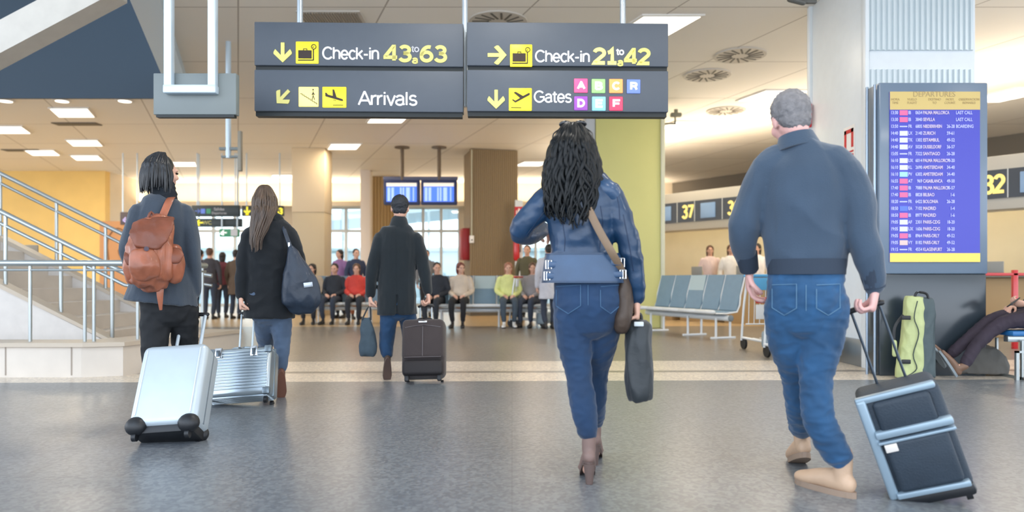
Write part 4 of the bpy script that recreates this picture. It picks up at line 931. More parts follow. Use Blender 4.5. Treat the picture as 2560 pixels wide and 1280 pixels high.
# black and silver
t, ln = case('black suitcase with silver edge and bands tilted at the lower right', Vector(((2335-1280)/FPX*3.28, 3.28, 0)), MANHAND, yaw=-22)
M_bks = mat('black suitcase fabric', (40, 52, 64), .6, bump=.25, bscale=120, var=.1); M_slv = mat('silver trim', (146, 166, 180), .35, .3)
MB().box((-.165, -.11, .05), (.165, .12, .53), .035, seg=4).build('shell', M_bks, t)
MB().box((-.12, -.14, .1), (.135, -.1, .33), .02, seg=3).build('front_pocket', M_bks, t); MB().box((-.11, -.135, .37), (.12, -.1, .51), .02, seg=3).build('upper_pocket', M_bks, t)
MB().box((-.172, -.125, .07), (-.13, -.09, .53), .012, seg=3).build('edge_trim', M_slv, t); MB().box((-.172, -.118, .51), (.15, -.08, .54), .01).build('top_trim', M_slv, t)
MB().box((-.14, -.145, .35), (.168, -.1, .385), .01).build('band', M_slv, t); MB().box((-.14, -.14, .325), (.168, -.1, .338), .004).build('band', M_slv, t); MB().box((-.14, -.14, .075), (.15, -.1, .1), .006).build('band', M_slv, t)
MB().box((-.12, -.146, .29), (-.07, -.14, .325), .002).build('paper_tag', mat('tag white', (222, 214, 206), .6), t)
MB().box((-.165, -.115, .02), (.165, .12, .08), .02).build('base', M_blk, t)
wheels(t, .13, (-.08, .09)); rods(t, ln, .53, .06, .08, m=mat('dark rod', (70, 80, 90), .4, .6), r=.006)
# ---------------------------------------------------------------- main hanging sign
M_sg = mat('sign grey', (80, 88, 99), .55, var=.02); M_sgd = mat('sign gap', (26, 34, 36), .5)
M_sy = mat('sign yellow', (250, 236, 44), .4, emit=.28); M_py = mat('pale yellow', (226, 220, 120), .5, emit=.12); M_sw = mat('sign letters white', (248, 248, 248), .4, emit=.35); M_dk = mat('pictogram brown', (44, 26, 18), .5)
M_dy = mat('dimmer yellow', (206, 200, 118), .5, emit=.08); M_lg = mat('letter grey', (188, 190, 196), .5)
SY = 6.9
def hanging(cx, x0, x1, tilt, label):
    """sign of two stacked panels; local x along the sign, z up from 2.5 m, front at y=0"""
    t = thing('hanging_sign', label, 'sign', ((cx-CXP)/FPX*SY, SY, 0), R(tilt)); s_ = FPX/SY
    A = (x0-cx)/s_; B = (x1-cx)/s_
    MB().box((A, 0, 2.955), (B, .14, 3.36), .008).build('upper_panel', M_sg, t); MB().box((A, 0, 2.53), (B, .14, 2.915), .008).build('lower_panel', M_sg, t)
    MB().box((A+.005, .03, 2.49), (B-.01, .12, 2.53)).box((A+.005, .03, 2.915), (B-.005, .12, 2.955)).build('backing_frame', M_sgd, t, smooth=False)
    return t
def P2(cx, tilt):
    s_ = FPX/SY
    def f(px, py):
        x = (px-cx)/s_; x = x*(1+x*math.sin(R(tilt))/SY); Y = SY+x*math.sin(R(tilt)); return x, EYE+(HY-py)/FPX*Y
    return f
def plaque(t, f, x0, y0, x1, y1, m, name='pictogram_plaque', d=.008):
    a = f(x0, y1); b = f(x1, y0); return MB().box((a[0], -d, a[1]), (b[0], 0.0, b[1]), .006).box((a[0]+.004, -d-.001, a[1]+.004), (b[0]-.004, 0, b[1]-.004), .006).build(name, m, t)
def poly(t, f, pts, m, name='pictogram', d0=-.014, d1=-.009, extra=None):
    q = MB()
    for pl in (pts if isinstance(pts[0][0], (tuple, list)) else [pts]): q.prism([f(*p) for p in pl], d0, d1)
    return q.build(name, m, t, smooth=False)
def disc(cx, cy, r, n=20): return [(cx+r*math.cos(2*math.pi*k/n), cy+r*math.sin(2*math.pi*k/n)) for k in range(n)]
def arrow(t, f, cx, cy, sz, ang, m):
    a = math.radians(ang); base = [(-.19, -1), (.19, -1), (.19, .3), (.8, -.32), (.98, -.02), (.98, .16), (0, 1.05), (-.98, .16), (-.98, -.02), (-.8, -.32), (-.19, .3)]
    # base arrow points along +v ; image v is down
    pts = [(cx+(x*math.cos(a)-y*math.sin(a))*sz, cy+(x*math.sin(a)+y*math.cos(a))*sz*1.05) for x, y in base]
    return poly(t, f, pts, m, 'arrow', -.008, 0)
def case_icon(t, f, x0, y0, x1, y1):
    pl = plaque(t, f, x0, y0, x1, y1, M_sy); w_ = x1-x0; h_ = y1-y0
    g = lambda u, v: (x0+u*w_, y0+v*h_)
    q = MB(); a = f(*g(.11, .78)); b = f(*g(.71, .4)); q.box((a[0], -.015, a[1]), (b[0], -.009, b[1]), .0025)
    for pts in ([g(.10, .83), g(.8, .83), g(.8, .88), g(.10, .88)], [g(.76, .36), g(.81, .36), g(.81, .86), g(.76, .86)], [g(.33, .32), g(.51, .32), g(.51, .41), g(.48, .41), g(.48, .35), g(.36, .35), g(.36, .41), g(.33, .41)]): q.prism([f(*p) for p in pts], -.015, -.009)
    D = disc(x0+.8*w_, y0+.24*h_, .12*w_, 24); Dn = disc(x0+.8*w_, y0+.24*h_, .085*w_, 24)
    for k in range(24): q.prism([f(*D[k]), f(*D[(k+1) % 24]), f(*Dn[(k+1) % 24]), f(*Dn[k])], -.015, -.009)
    q.prism([f(*g(.74, .26)), f(*g(.8, .22)), f(*g(.81, .25)), f(*g(.75, .29))], -.015, -.009)
    q.build('suitcase_and_scale_pictogram', M_dk, pl, smooth=False)
def plane_icon(t, f, x0, y0, x1, y1, up):
    pl = plaque(t, f, x0, y0, x1, y1, M_sy); w_ = x1-x0; h_ = y1-y0
    if up:
        pts = [(.13, .52), (.19, .5), (.28, .56), (.49, .44), (.21, .2), (.29, .16), (.62, .35), (.86, .22), (.91, .22), (.92, .28), (.88, .32), (.28, .65)]; bar = [(.1, .85), (.54, .86), (.54, .89), (.1, .88)]
    else:
        pts = [(.12, .28), (.18, .29), (.24, .38), (.44, .44), (.43, .12), (.5, .13), (.6, .5), (.85, .6), (.88, .65), (.85, .69), (.78, .68), (.13, .46)]; bar = [(.45, .88), (.88, .88), (.88, .91), (.45, .91)]
    P_ = [[(x0+u*w_, y0+v*h_) for u, v in pts], [(x0+u*w_, y0+v*h_) for u, v in bar]]
    if not up: P_ += [disc(x0+.49*w_, y0+.64*h_, .02*w_, 8), disc(x0+.55*w_, y0+.66*h_, .02*w_, 8)]
    poly(pl, f, P_, M_dk, 'aeroplane_pictogram')
def word(t, f, s_, px, py, hpx, m, align='LEFT', bold=0, sx=1.0, name='lettering'):
    x, z = f(px, py); return text(s_, hpx/(FPX/SY), m, t, (x, -.004, z), name=name, align=align, bold=bold, sx=sx)
def wd(t, f, s_, x0, x1, y0, y1, wt, m, name='lettering', y=-.006):
    a = f(x0, y1); b = f(x1, y0); return strokes(s_, a[0], b[0], a[1], b[1], wt, m, t, y, 0 if y > -.01 else y+.006, name)
T1 = hanging(900, 638, 1158, 1.6, 'left half of the big dark hanging sign, Check-in 43 to 63 over Arrivals'); f = P2(900, 1.6)
case_icon(T1, f, 741, 105, 797, 159)
arrow(T1, f, 708, 131, 23, 0, M_py)
wd(T1, f, 'Check-in', 807, 946, 118, 149, .115, M_sw)
wd(T1, f, '43', 959, 1026, 112, 156, .2, M_dy); wd(T1, f, '63', 1048, 1114, 113, 157, .2, M_dy)
wd(T1, f, 'to', 1028, 1046, 114, 131, .16, M_lg); wd(T1, f, 'a', 1030, 1043, 140, 160, .2, M_dy)
arrow(T1, f, 709, 242, 21, 45, M_dy)
pl = plaque(T1, f, 748, 218, 797, 267, mat('pale yellow plaque', (250, 238, 140), .4, emit=.3))
st = [(752, 235)]
for k in range(8): st += [(757+k*5, 235+k*3.2), (757+k*5, 238.2+k*3.2)]
st += [(797-2, 260)]; st = [p for p in st if p[0] <= 795]
q = MB()
for a, b in zip(st, st[1:]): 
    A, B = f(*a), f(*b); q.cyl((A[0], -.01, A[1]), (B[0], -.01, B[1]), .0028, 6)
for seg in (((784, 229), (784, 240)), ((784, 240), (788, 250)), ((784, 240), (781, 251)), ((784, 232), (788, 238)), ((784, 232), (781, 238))):
    A, B = f(*seg[0]), f(*seg[1]); q.cyl((A[0], -.01, A[1]), (B[0], -.01, B[1]), .0035, 6)
q.prism([f(*p) for p in disc(784, 225, 2)], -.012, -.008); q.build('person_on_stairs_pictogram', M_dk, pl, smooth=False)
plane_icon(T1, f, 807, 218, 866, 269, False)
wd(T1, f, 'Arrivals', 896, 1040, 229, 264, .115, M_sw)
T2 = hanging(1420, 1168, 1672, 1.2, 'right half of the big dark hanging sign, Check-in 21 to 42 over Gates'); f = P2(1420, 1.2)
case_icon(T2, f, 1275, 112, 1330, 167)
arrow(T2, f, 1242, 138, 23, -90, M_py); arrow(T2, f, 1240, 248, 22, 0, M_py)
wd(T2, f, 'Check-in', 1338, 1473, 126, 156, .115, M_sw)
wd(T2, f, '21', 1482, 1538, 119, 163, .2, mat('bright number yellow', (250, 240, 130), .4, emit=.3)); wd(T2, f, '42', 1561, 1623, 120, 164, .2, M_py)
wd(T2, f, 'to', 1541, 1559, 121, 138, .16, M_sw); wd(T2, f, 'a', 1544, 1557, 146, 166, .2, M_py)
plane_icon(T2, f, 1272, 221, 1329, 277, True)
wd(T2, f, 'Gates', 1335, 1427, 227, 257, .115, M_sw)
for ch, px, py, c3 in (('A', 1435, 197, (240, 92, 146)), ('B', 1479, 198, (158, 222, 132)), ('C', 1523, 198, (246, 172, 98)), ('R', 1567, 199, (112, 138, 208)), ('D', 1435, 241, (152, 78, 180)), ('E', 1480, 242, (140, 214, 226)), ('F', 1523, 242, (226, 66, 102))):
    pl = plaque(T2, f, px, py, px+34, py+35, mat('gate %s' % ch, c3, .45, emit=.15), 'gate_letter_plaque')
    wd(pl, f, ch, px+9, px+25, py+7, py+28, .24, M_sw, 'gate_letter', -.014)
# sign rods
for px, lb in ((740, 'pale steel rod holding the left half of the big sign at its left end'), (1160, 'pale steel rod holding the big sign in the middle'), (1562, 'pale steel rod holding the right half of the big sign')):
    x = (px-CXP)/FPX*6.97; q = MB(); q.cyl((0, 0, 2.62), (0, 0, CZ), .028, 14)
    t = q.build('sign_rod', mat('pale steel', (190, 202, 212), .3, .6), None); t.location = (x, 7.1, 0); tag(t, lb, 'rod', 'rods of the big hanging sign')
# small camera bracket by the sign end
t = thing('security_camera', 'small dark security camera on a bracket beside the lower right end of the big sign', 'camera', W(1690, 296, 14.9))
MB().box((-.12, -.1, .02), (.1, .02, .1), .02).build('housing', mat('camera grey', (120, 118, 100), .5), t); MB().cyl((0, 0, .1), (0, 0, .18), .04).build('mount', mat('camera grey', (120, 118, 100)), t); MB().box((-.23, 0, -.12), (.0, .03, -.09)).box((-.03, 0, -.12), (0, .03, .03)).build('bracket', mat('camera grey', (120, 118, 100)), t, smooth=False)
t = thing('security_camera', 'dark security camera high on the left edge of the large white column', 'camera', W(1996, 2, 7.9))
MB().limb([(-.09, 0, .02), (.05, 0, -.02)], [.035, .03], n=14).build('housing', mat('camera dark', (84, 84, 80), .5), t); MB().box((.03, 0, -.02), (.2, .05, .02), .005).build('bracket', mat('camera dark', (84, 84, 80)), t)
# ---------------------------------------------------------------- grey sign back hung in a steel frame
t = thing('hanging_sign', 'plain grey back of a hanging sign in a pale U-shaped steel frame, upper left', 'sign', ((484-CXP)/FPX*6.3, 6.3, 0)); s6 = FPX/6.3
zt = EYE+(HY-181)/s6; zb = EYE+(HY-285)/s6; hw = 104/s6
MB().box((-hw, .02, zb), (hw, .1, zt), .008).build('panel', mat('panel grey', (122, 130, 130), .5), t)
MB().box((-hw+.02, .03, zb-.02), (hw-.02, .09, zb)).build('lower_edge', M_sgd, t, smooth=False)
M_ps = mat('pale frame', (200, 216, 228), .3, .2)
for px in (425, 534): MB().box(((px-484-10)/s6, -.05, EYE+(HY-232)/s6), ((px-484+10)/s6, .02, CZ), .01).build('frame_post', M_ps, t)
MB().box((-70/s6, -.056, EYE+(HY-230)/s6-.02), (61/s6, .026, EYE+(HY-215)/s6), .01).build('frame_crossbar', M_ps, t)
# edge-on sign on a pole
t = thing('hanging_sign', 'edge-on slim hanging sign on a white ceiling pole left of the beige column', 'sign', ((571-CXP)/FPX*11, 11, 0)); s11 = FPX/11
MB().cyl((0, 0, EYE+(HY-395)/s11), (0, 0, CZ), .04, 12).build('pole', M_ps, t)
MB().box((-.13, -.03, EYE+(HY-372)/s11-.02), (.16, .03, EYE+(HY-372)/s11+.02)).box((-.1, -.03, EYE+(HY-392)/s11-.015), (.16, .03, EYE+(HY-392)/s11+.015)).build('arm', mat('panel grey', (122, 130, 130)), t, smooth=False)
MB().box((.15, -.04, EYE+(HY-428)/s11), (.2, .04, EYE+(HY-328)/s11), .006).build('panel', mat('edge grey', (150, 144, 130), .5), t)
# ---------------------------------------------------------------- departures board
t = thing('departures_board', 'tall departures board on a dark pylon in front of the corrugated column', 'information board', ((2333-CXP)/FPX*7.4, 7.4, 0)); s7 = FPX/7.4
def D(px, py): return (px-2333)/s7, EYE+(HY-py)/s7
xl, zt = D(2198, 206); xr, _ = D(2470, 206)
M_pyl = mat('pylon blue grey', (104, 122, 142), .35, coat=.3); M_pyd = mat('pylon lower dark', (44, 54, 62), .25, coat=.4)
MB().box((xl, 0, 1.02), (xr, .3, zt), .015).build('upper_housing', M_pyl, t); MB().box((xl+.01, .01, 0), (xr-.01, .29, 1.02), .01).build('lower_housing', M_pyd, t)
for k in (0, 1): MB().cyl((xl-.02-.03*k, .05+.1*k, 0), (xl-.02-.03*k, .05+.1*k, zt-.01), .014, 10).build('side_tube', mat('tube blue grey', (150, 166, 184), .25, .6), t)
a, b = D(2223, 655), D(2448, 230)
sc_ = MB().box((a[0], -.012, a[1]), (b[0], 0, b[1])).build('screen', mat('screen blue', (56, 60, 168), .35, emit=.2), t, smooth=False)
h0 = D(2223, 275)[1]; f0 = D(2223, 633)[1]
MB().box((a[0], -.016, h0), (b[0], -.012, b[1])).build('header_bar', mat('header ochre', (190, 168, 104), .4, emit=.15), sc_, smooth=False); MB().box((a[0], -.016, a[1]), (b[0], -.012, f0)).build('footer_bar', mat('footer yellow', (226, 196, 90), .4, emit=.2), sc_, smooth=False)
M_ht = mat('header text', (160, 140, 96), .5, emit=.1); M_tt = mat('board text', (170, 176, 226), .4, emit=.25); M_t2 = mat('board text warm', (190, 178, 200), .4, emit=.25)
def bt(s_, px, py, h_, m, al='LEFT', sx=.8, bold=0, name='lettering'):
    x, z = D(px, py); return text(s_, h_/s7, m, sc_, (x, -.018, z), name=name, align=al, sx=sx, bold=bold, ext=.001)
bt('DEPARTURES', 2333, 237, 19, M_ht, 'CENTER', .95)
for s_, px in (('HORA\nTIME', 2236), ('VUELO\nFLIGHT', 2278), ('DESTINO\nTO', 2334), ('MOST.\nCOUNT.', 2373), ('OBSERVACION\nREMARKS', 2420)): bt(s_, px, 254 if True else 0, 8.5, M_ht, 'CENTER', .9)
rows = [('13:30', 'R', 'IB', '0654', 'PALMA MALLORCA', '', 'LAST CALL'), ('13:30', 'R', 'IB', '3840', 'SEVILLA', '', 'LAST CALL'), ('13:50', '-', 'FR', '6805', 'NIEDERRHEIN', '26-28', 'BOARDING'),
 ('14:40', 'W', 'LX', '2140', 'ZURICH', '59-61', ''), ('14:40', 'W', 'TK', '1302', 'ESTAMBUL', '49-52', ''), ('14:40', 'W', 'AV', '5028', 'DUSSELDORF', '56-57', ''), ('15:05', '-', 'FR', '7322', 'SANTIAGO', '26-28', ''),
 ('16:10', 'W', 'UX', '6014', 'PALMA MALLORCA', '18-20', ''), ('16:10', 'W', 'KL', '2690', 'AMSTERDAM', '34-40', ''), ('16:10', 'G', 'PV', '6302', 'AMSTERDAM', '34-40', ''), ('16:55', 'R', 'AT', '969', 'CASABLANCA', '49-50', ''),
 ('17:40', 'R', 'IB', '7088', 'PALMA MALLORCA', '55-57', ''), ('17:40', 'R', 'IB', '8828', 'BILBAO', '1-6', ''), ('18:20', '-', 'FR', '6422', 'BOLONIA', '26-28', ''), ('18:50', 'B', 'EA', '7102', 'MADRID', '1-4', ''),
 ('18:50', 'R', 'IB', '8977', 'MADRID', '1-6', ''), ('19:05', 'W', 'AF', '2301', 'PARIS-CDG', '18-20', ''), ('19:05', 'W', 'UX', '1606', 'PARIS-CDG', '18-20', ''), ('19:05', 'R', 'IB', '8964', 'PARIS-ORLY', '49-52', ''),
 ('19:05', 'Y', 'VY', '8182', 'PARIS-ORLY', '49-52', ''), ('19:15', '-', 'FR', '4554', 'KLAGENFURT', '26-28', '')]
LC = {'R': (206, 84, 130), 'W': (176, 180, 232), 'G': (130, 180, 220), 'B': (70, 96, 220), 'Y': (180, 160, 160)}
for i, r_ in enumerate(rows):
    py = 283+i*17.05
    for s_, px, al, m_ in ((r_[0], 2224, 'LEFT', M_tt), (r_[2], 2268, 'LEFT', M_tt), (r_[3], 2303, 'RIGHT', M_tt), (r_[4], 2305, 'LEFT', M_t2), (r_[5], 2384, 'RIGHT', M_tt), (r_[6], 2387, 'LEFT', M_tt)):
        if s_: bt(s_, px, py, 11.5, m_, al, .74 if len(s_) < 10 else .66, .0008)
    if r_[1] == '-': A, B = D(2247, py+1.5), D(2266, py-1.5); mm = M_tt
    else: A, B = D(2247, py+6), D(2267, py-6); mm = mat('logo block %s' % r_[1], LC[r_[1]], .4, emit=.45)
    MB().box((A[0], -.018, A[1]), (B[0], -.015, B[1])).build('carrier_block', mm, sc_, smooth=False)
# ---------------------------------------------------------------- hanging monitors
mp = None
for px, lb in ((1004, 'hanging flight monitor above the head of the man in the overcoat'), (1097, 'hanging flight monitor to the right of its twin, next to the brown fluted column')):
    loc = ((px-CXP)/FPX*19.6, 19.6, 0)
    if mp is None:
        t = mp = thing('flight_monitor', lb, 'monitor', loc, 0, 'pair of hanging flight monitors'); s9 = FPX/19.6
        z0 = EYE+(HY-512)/s9; z1 = EYE+(HY-450)/s9
        MB().box((-.48, 0, z0), (.48, .18, z1), .03).build('housing', mat('monitor navy', (40, 52, 96), .4), t)
        s_ = MB().box((-.4, -.012, z0+.08), (.4, 0, z1-.08)).build('screen', mat('monitor screen', (60, 104, 222), .3, emit=.8), t, smooth=False)
        MB().box((-.4, -.02, z1-.17), (.4, -.012, z1-.08)).build('header_bar', mat('monitor header', (214, 206, 190), .4, emit=.6), s_, smooth=False)
        for a, b_ in ((-.37, -.3), (-.27, -.2), (-.04, -.0), (.03, .07), (.12, .22), (.3, .33)):
            MB().box((a, -.018, z0+.1), (b_, -.012, z1-.2)).build('text_column', mat('monitor text', (150, 176, 232), .4, emit=.7), s_, smooth=False)
        MB().cyl((0, .09, z1), (0, .09, CZ), .05, 12).build('pole', mat('bronze pole', (110, 92, 72), .5), t); MB().cyl((0, .09, CZ-.03), (0, .09, CZ), .2, 20).build('ceiling_flange', mat('bronze pole', (110, 92, 72)), t)
        MB().box((-.5, .05, z1), (.5, .14, z1+.1), .01).build('mount_bar', mat('monitor mount', (86, 90, 116), .5), t)
    else: c_ = copy_tree(mp); c_.location = loc; c_['label'] = lb
# ---------------------------------------------------------------- far overhead signs
M_fs = mat('far sign dark', (32, 46, 50), .45); M_green = mat('exit green', (40, 120, 84), .4, emit=.25); M_sb = mat('sign blue', (84, 110, 190), .4, emit=.25)
s8 = FPX/20.6
def farsign(px0, px1, py0, py1, label, m=M_fs, hang=True):
    cx = (px0+px1)/2; t = thing('overhead_sign', label, 'sign', ((cx-CXP)/FPX*20.6, 20.6, 0)); w_ = (px1-px0)/2/s8
    MB().box((-w_, 0, EYE+(HY-py1)/s8), (w_, .12, EYE+(HY-py0)/s8), .01).build('panel', m, t)
    if hang:
        for k in (-1, 1): MB().cyl((k*w_*.8, .06, EYE+(HY-py0)/s8), (k*w_*.8, .06, CZ), .02, 8).build('hanger', M_ps, t)
    g = lambda px, py: ((px-cx)/s8, EYE+(HY-py)/s8); return t, g
def ft(t, g, s_, px, py, h_, m, al='CENTER', bold=0): x, z = g(px, py); text(s_, h_/s8, m, t, (x, -.006, z), align=al, bold=bold)
t, g = farsign(479, 598, 513, 541, 'dark overhead sign with blue and green squares left of the long-haired woman')
ft(t, g, '\u2192', 494, 528, 18, M_sb)
for a, m_ in ((502, M_sb), (516, M_green)): A, B = g(a, 534), g(a+11, 522); MB().box((A[0], -.01, A[1]), (B[0], 0, B[1])).build('pictogram_square', m_, t, smooth=False)
ft(t, g, 'Salidas', 548, 523, 10, M_lg); ft(t, g, 'Departures', 548, 533, 8, M_lg)
t, g = farsign(479, 598, 545, 566, 'dark overhead sign with a yellow arrow, below the one with blue and green squares', hang=False); t.location.y += .16
for k in (-1, 1): MB().cyl((k*.55, .06, EYE+(HY-545)/s8), (k*.55, .06, CZ), .02, 8).build('hanger', M_ps, t)
ft(t, g, '\u2190', 493, 556, 22, M_sy, bold=.01); ft(t, g, 'WC', 512, 556, 13, M_dy)
t, g = farsign(604, 708, 514, 540, 'black overhead sign with a yellow down arrow and yellow 63 behind the long-haired woman', mat('sign black', (20, 24, 20), .4))
ft(t, g, '\u2193', 618, 528, 24, M_sy, bold=.012); ft(t, g, '43 a 63', 708, 529, 22, M_sy, 'RIGHT', .012)
t, g = farsign(548, 596, 572, 592, 'green exit sign with a white left arrow under the dark overhead signs', M_green); ft(t, g, '\u2190', 560, 582, 18, M_sw, bold=.008)
A, B = g(577, 590), g(594, 573); MB().box((A[0], -.01, A[1]), (B[0], 0, B[1])).build('pictogram_square', M_lg, t, smooth=False)
t, g = farsign(300, 345, 530, 562, 'dark overhead sign with a lilac left arrow at the far left', mat('brown sign', (78, 66, 66), .5)); ft(t, g, '\u2190', 315, 550, 20, mat('lilac', (190, 176, 220), .4, emit=.2), bold=.006)
t = thing('poster', 'tan poster with a dark line drawing on the wall left of the backpack woman', 'poster', (bx(292)*.89, 24.2, 0)); MB().box((-.4, -.45, 0), (.62, -.4, 2.85)).build('panel', mat('tan poster', (190, 136, 84), .5), t, smooth=False)
q = MB(); q.tube([(-.1, -.46, 1.5), (-.15, -.46, 2.2), (.1, -.46, 2.6), (.4, -.46, 2.5), (.45, -.46, 2.1), (.2, -.46, 1.9), (.4, -.46, 1.5)], .02, 6, 4); q.build('line_drawing', mat('poster line', (120, 84, 56), .5), t)
# ---------------------------------------------------------------- stairs and railings at the left
M_stone = mat('pale stone', (212, 202, 190), .5, var=.06, vscale=2.5); M_st2 = mat('stone riser', (190, 178, 164), .5, var=.05)
st = thing('staircase', 'pale stone staircase rising to the left behind the railing', 'stairs', (-4.54, 0, 0))
n = 15; run = .34; rise = .17; q = MB()
pts = [(0, 0)]
for k in range(n): pts += [(-k*run, (k+1)*rise), (-(k+1)*run, (k+1)*rise)]
pts += [(-n*run, 0)]
q.prism(pts, 8.75, 10.5); q.build('steps', M_stone, st, smooth=False)
for y in (8.6, 10.5): MB().prism([(.12, 0), (.12, .1), (-5.2, 2.76), (-5.2, 0)], y, y+.15).build('stringer_wall', mat('stone stringer', (214, 208, 202), .5, var=.04), st, smooth=False); MB().prism([(.15, .1), (.15, .14), (-5.2, 2.82), (-5.2, 2.74)], y-.02, y+.17).build('coping', mat('stone coping', (196, 182, 164), .45), st, smooth=False)
M_rail = mat('brushed rail', (176, 182, 182), .28, .75)
rl = thing('stair_railing', 'double steel handrail sloping down to the right along the near side of the stairs', 'railing', (-4.54, 8.68, 0))
for dz, r_ in ((1.02, .03), (.88, .022)): q = MB(); q.tube([(-5.2, 0, 2.6+dz), (0, 0, dz+.02), (.12, 0, dz+.0)], r_, 10, 1); q.build('handrail', M_rail, rl)
for x in (-.15, -.75, -1.4, -2.1, -2.9, -3.7): MB().cyl((x, 0, -x*.5+.05), (x, 0, -x*.5+1.02), .022, 10).build('post', M_rail, rl)
rc = copy_tree(rl); rc.location = (-4.4, 10.56, 0); rc['label'] = 'double steel handrail along the far side of the stairs'
# parapet
pr = thing('parapet', 'low curved parapet of pale stone blocks at the far left', 'parapet', (-3.9, 7.3, 0))
path = [(-5, 0), (-.35, 0), (.0, .12), (.12, .5), (.3, 1.2), (.5, 2.0)]
q = MB(); outer = path; inner = [(-5, .4), (-.5, .4), (-.38, .5), (-.3, .75), (-.12, 1.25), (.08, 2.05)]
q.slab(outer+inner[::-1], 0, .3); q.build('stone_blocks', M_stone, pr, smooth=False)
o2 = [(x-.02, y-.03) for x, y in outer]; q = MB(); q.slab([(x+.03, y-.03) for x, y in outer]+[(x-.03, y+.02) for x, y in inner[::-1]], .3, .34); q.build('coping', mat('stone coping', (196, 182, 164)), pr, smooth=False)
for x in (-3.2, -2.3, -1.1, -.45): MB().box((x, -.006, .02), (x+.01, .0, .3)).build('joint', mat('joint', (160, 148, 136), .7), pr, smooth=False)
rp = thing('railing', 'level steel railing on top of the low stone parapet', 'railing', (-3.9, 7.45, 0))
q = MB(); q.tube([(-5, 0, 1.13), (-.4, 0, 1.13), (-.05, .12, 1.13), (.08, .5, 1.13), (.28, 1.3, 1.13)], .032, 12, 3); q.build('handrail', M_rail, rp)
q = MB(); q.tube([(-5, 0, 1.06), (-.4, 0, 1.06), (-.05, .12, 1.06), (.08, .5, 1.06), (.28, 1.3, 1.06)], .012, 8, 3); q.build('lower_rail', M_rail, rp)
for x, y in ((-.4, 0), (-.32, .02), (-.95, 0), (-1.7, 0), (-.02, .3), (.12, .8), (.26, 1.25), (-2.4, 0)): MB().cyl((x, y, .33), (x, y, 1.12), .017, 10).build('post', M_rail, rp)
t = thing('notice_board', 'small grey notice with pale lines standing behind the stair railing', 'notice', W(78, 650, 13.5)-Vector((0, 0, W(78, 650, 13.5).z)))
MB().box((-.12, 0, .95), (.12, .03, 1.6), .01).build('panel', mat('notice grey', (168, 154, 134), .5), t); MB().cyl((0, .02, 0), (0, .02, .95), .02).build('pole', M_rail, t)
q = MB(); [q.box((-.09, -.004, 1.1+k*.1), (.09, 0, 1.14+k*.1)) for k in range(4)]; q.build('text_lines', mat('notice pale', (206, 198, 184), .5), t, smooth=False)
# ---------------------------------------------------------------- row of seats
ax = Vector((3.5, 12.0, 0)); bx_ = Vector((2.6, 14.3, 0)); dv = (ax-bx_); L5 = dv.length; rz = math.atan2(dv.y, dv.x)
M_seat = mat('blue grey seat', (122, 150, 170), .45, coat=.1, var=.04); M_seatp = mat('pale seat', (182, 200, 204), .45); M_wt = mat('white metal', (226, 230, 232), .35, .1)
T = thing('seat_row', 'row of five blue-grey airport seats on a white beam behind the man in the sweater', 'seats', bx_, rz)
# local x runs towards the camera, seats face local -y
MB().limb([(0, .02, .34), (L5, .02, .34)], [.05, .05], n=16, k=1).build('beam', M_wt, T)
pitch = L5/5
for k in range(5):
    x = (k+.5)*pitch; w_ = pitch*.46
    q = MB(); q.box((x-w_, -.26, .42), (x+w_, .2, .455), .015); s_ = q.build('seat', M_seat, T)
    q = MB(); q.limb([(x-w_, -.27, .44), (x+w_, -.27, .44)], [(.035, .035)]*2, side=(0, 0, 1), n=10, k=1); q.build('front_edge', M_wt, s_)
    q = MB(); q.prism([(0, 0)]*0 or [(.18, .46), (.21, .44), (.36, 1.04), (.33, 1.05)], x-w_, x+w_, M=Matrix(((0, 1, 0, 0), (1, 0, 0, 0), (0, 0, 1, 0), (0, 0, 0, 1)))); q.build('backrest', M_seat, T, smooth=False)
    if k == 2:
        q = MB(); q.prism([(.255, .78), (.262, .78), (.326, 1.045), (.318, 1.045)], x-w_*.97, x+w_*.97, M=Matrix(((0, 1, 0, 0), (1, 0, 0, 0), (0, 0, 1, 0), (0, 0, 0, 1)))); q.build('headrest_cover', M_seatp, T, smooth=False)
for k in range(6):
    x = k*pitch; q = MB(); q.tube([(x, -.24, .42), (x, .18, .44), (x, .25, .7), (x, .35, 1.05)], .014, 8, 2); q.build('side_bar', M_wt, T)
for x in (.35, L5/2+.3, L5-.15):
    for y in (-.12, .16): MB().cyl((x, y, 0), (x, y, .34), .02, 10).build('leg', M_wt, T)
    MB().box((x-.02, -.22, 0), (x+.02, .26, .03), .005).build('foot_bar', M_wt, T)
MB().ell((L5+.05, .02, .34), (.02, .055, .055)).build('beam_cap', mat('cap grey', (120, 130, 136), .5), T)
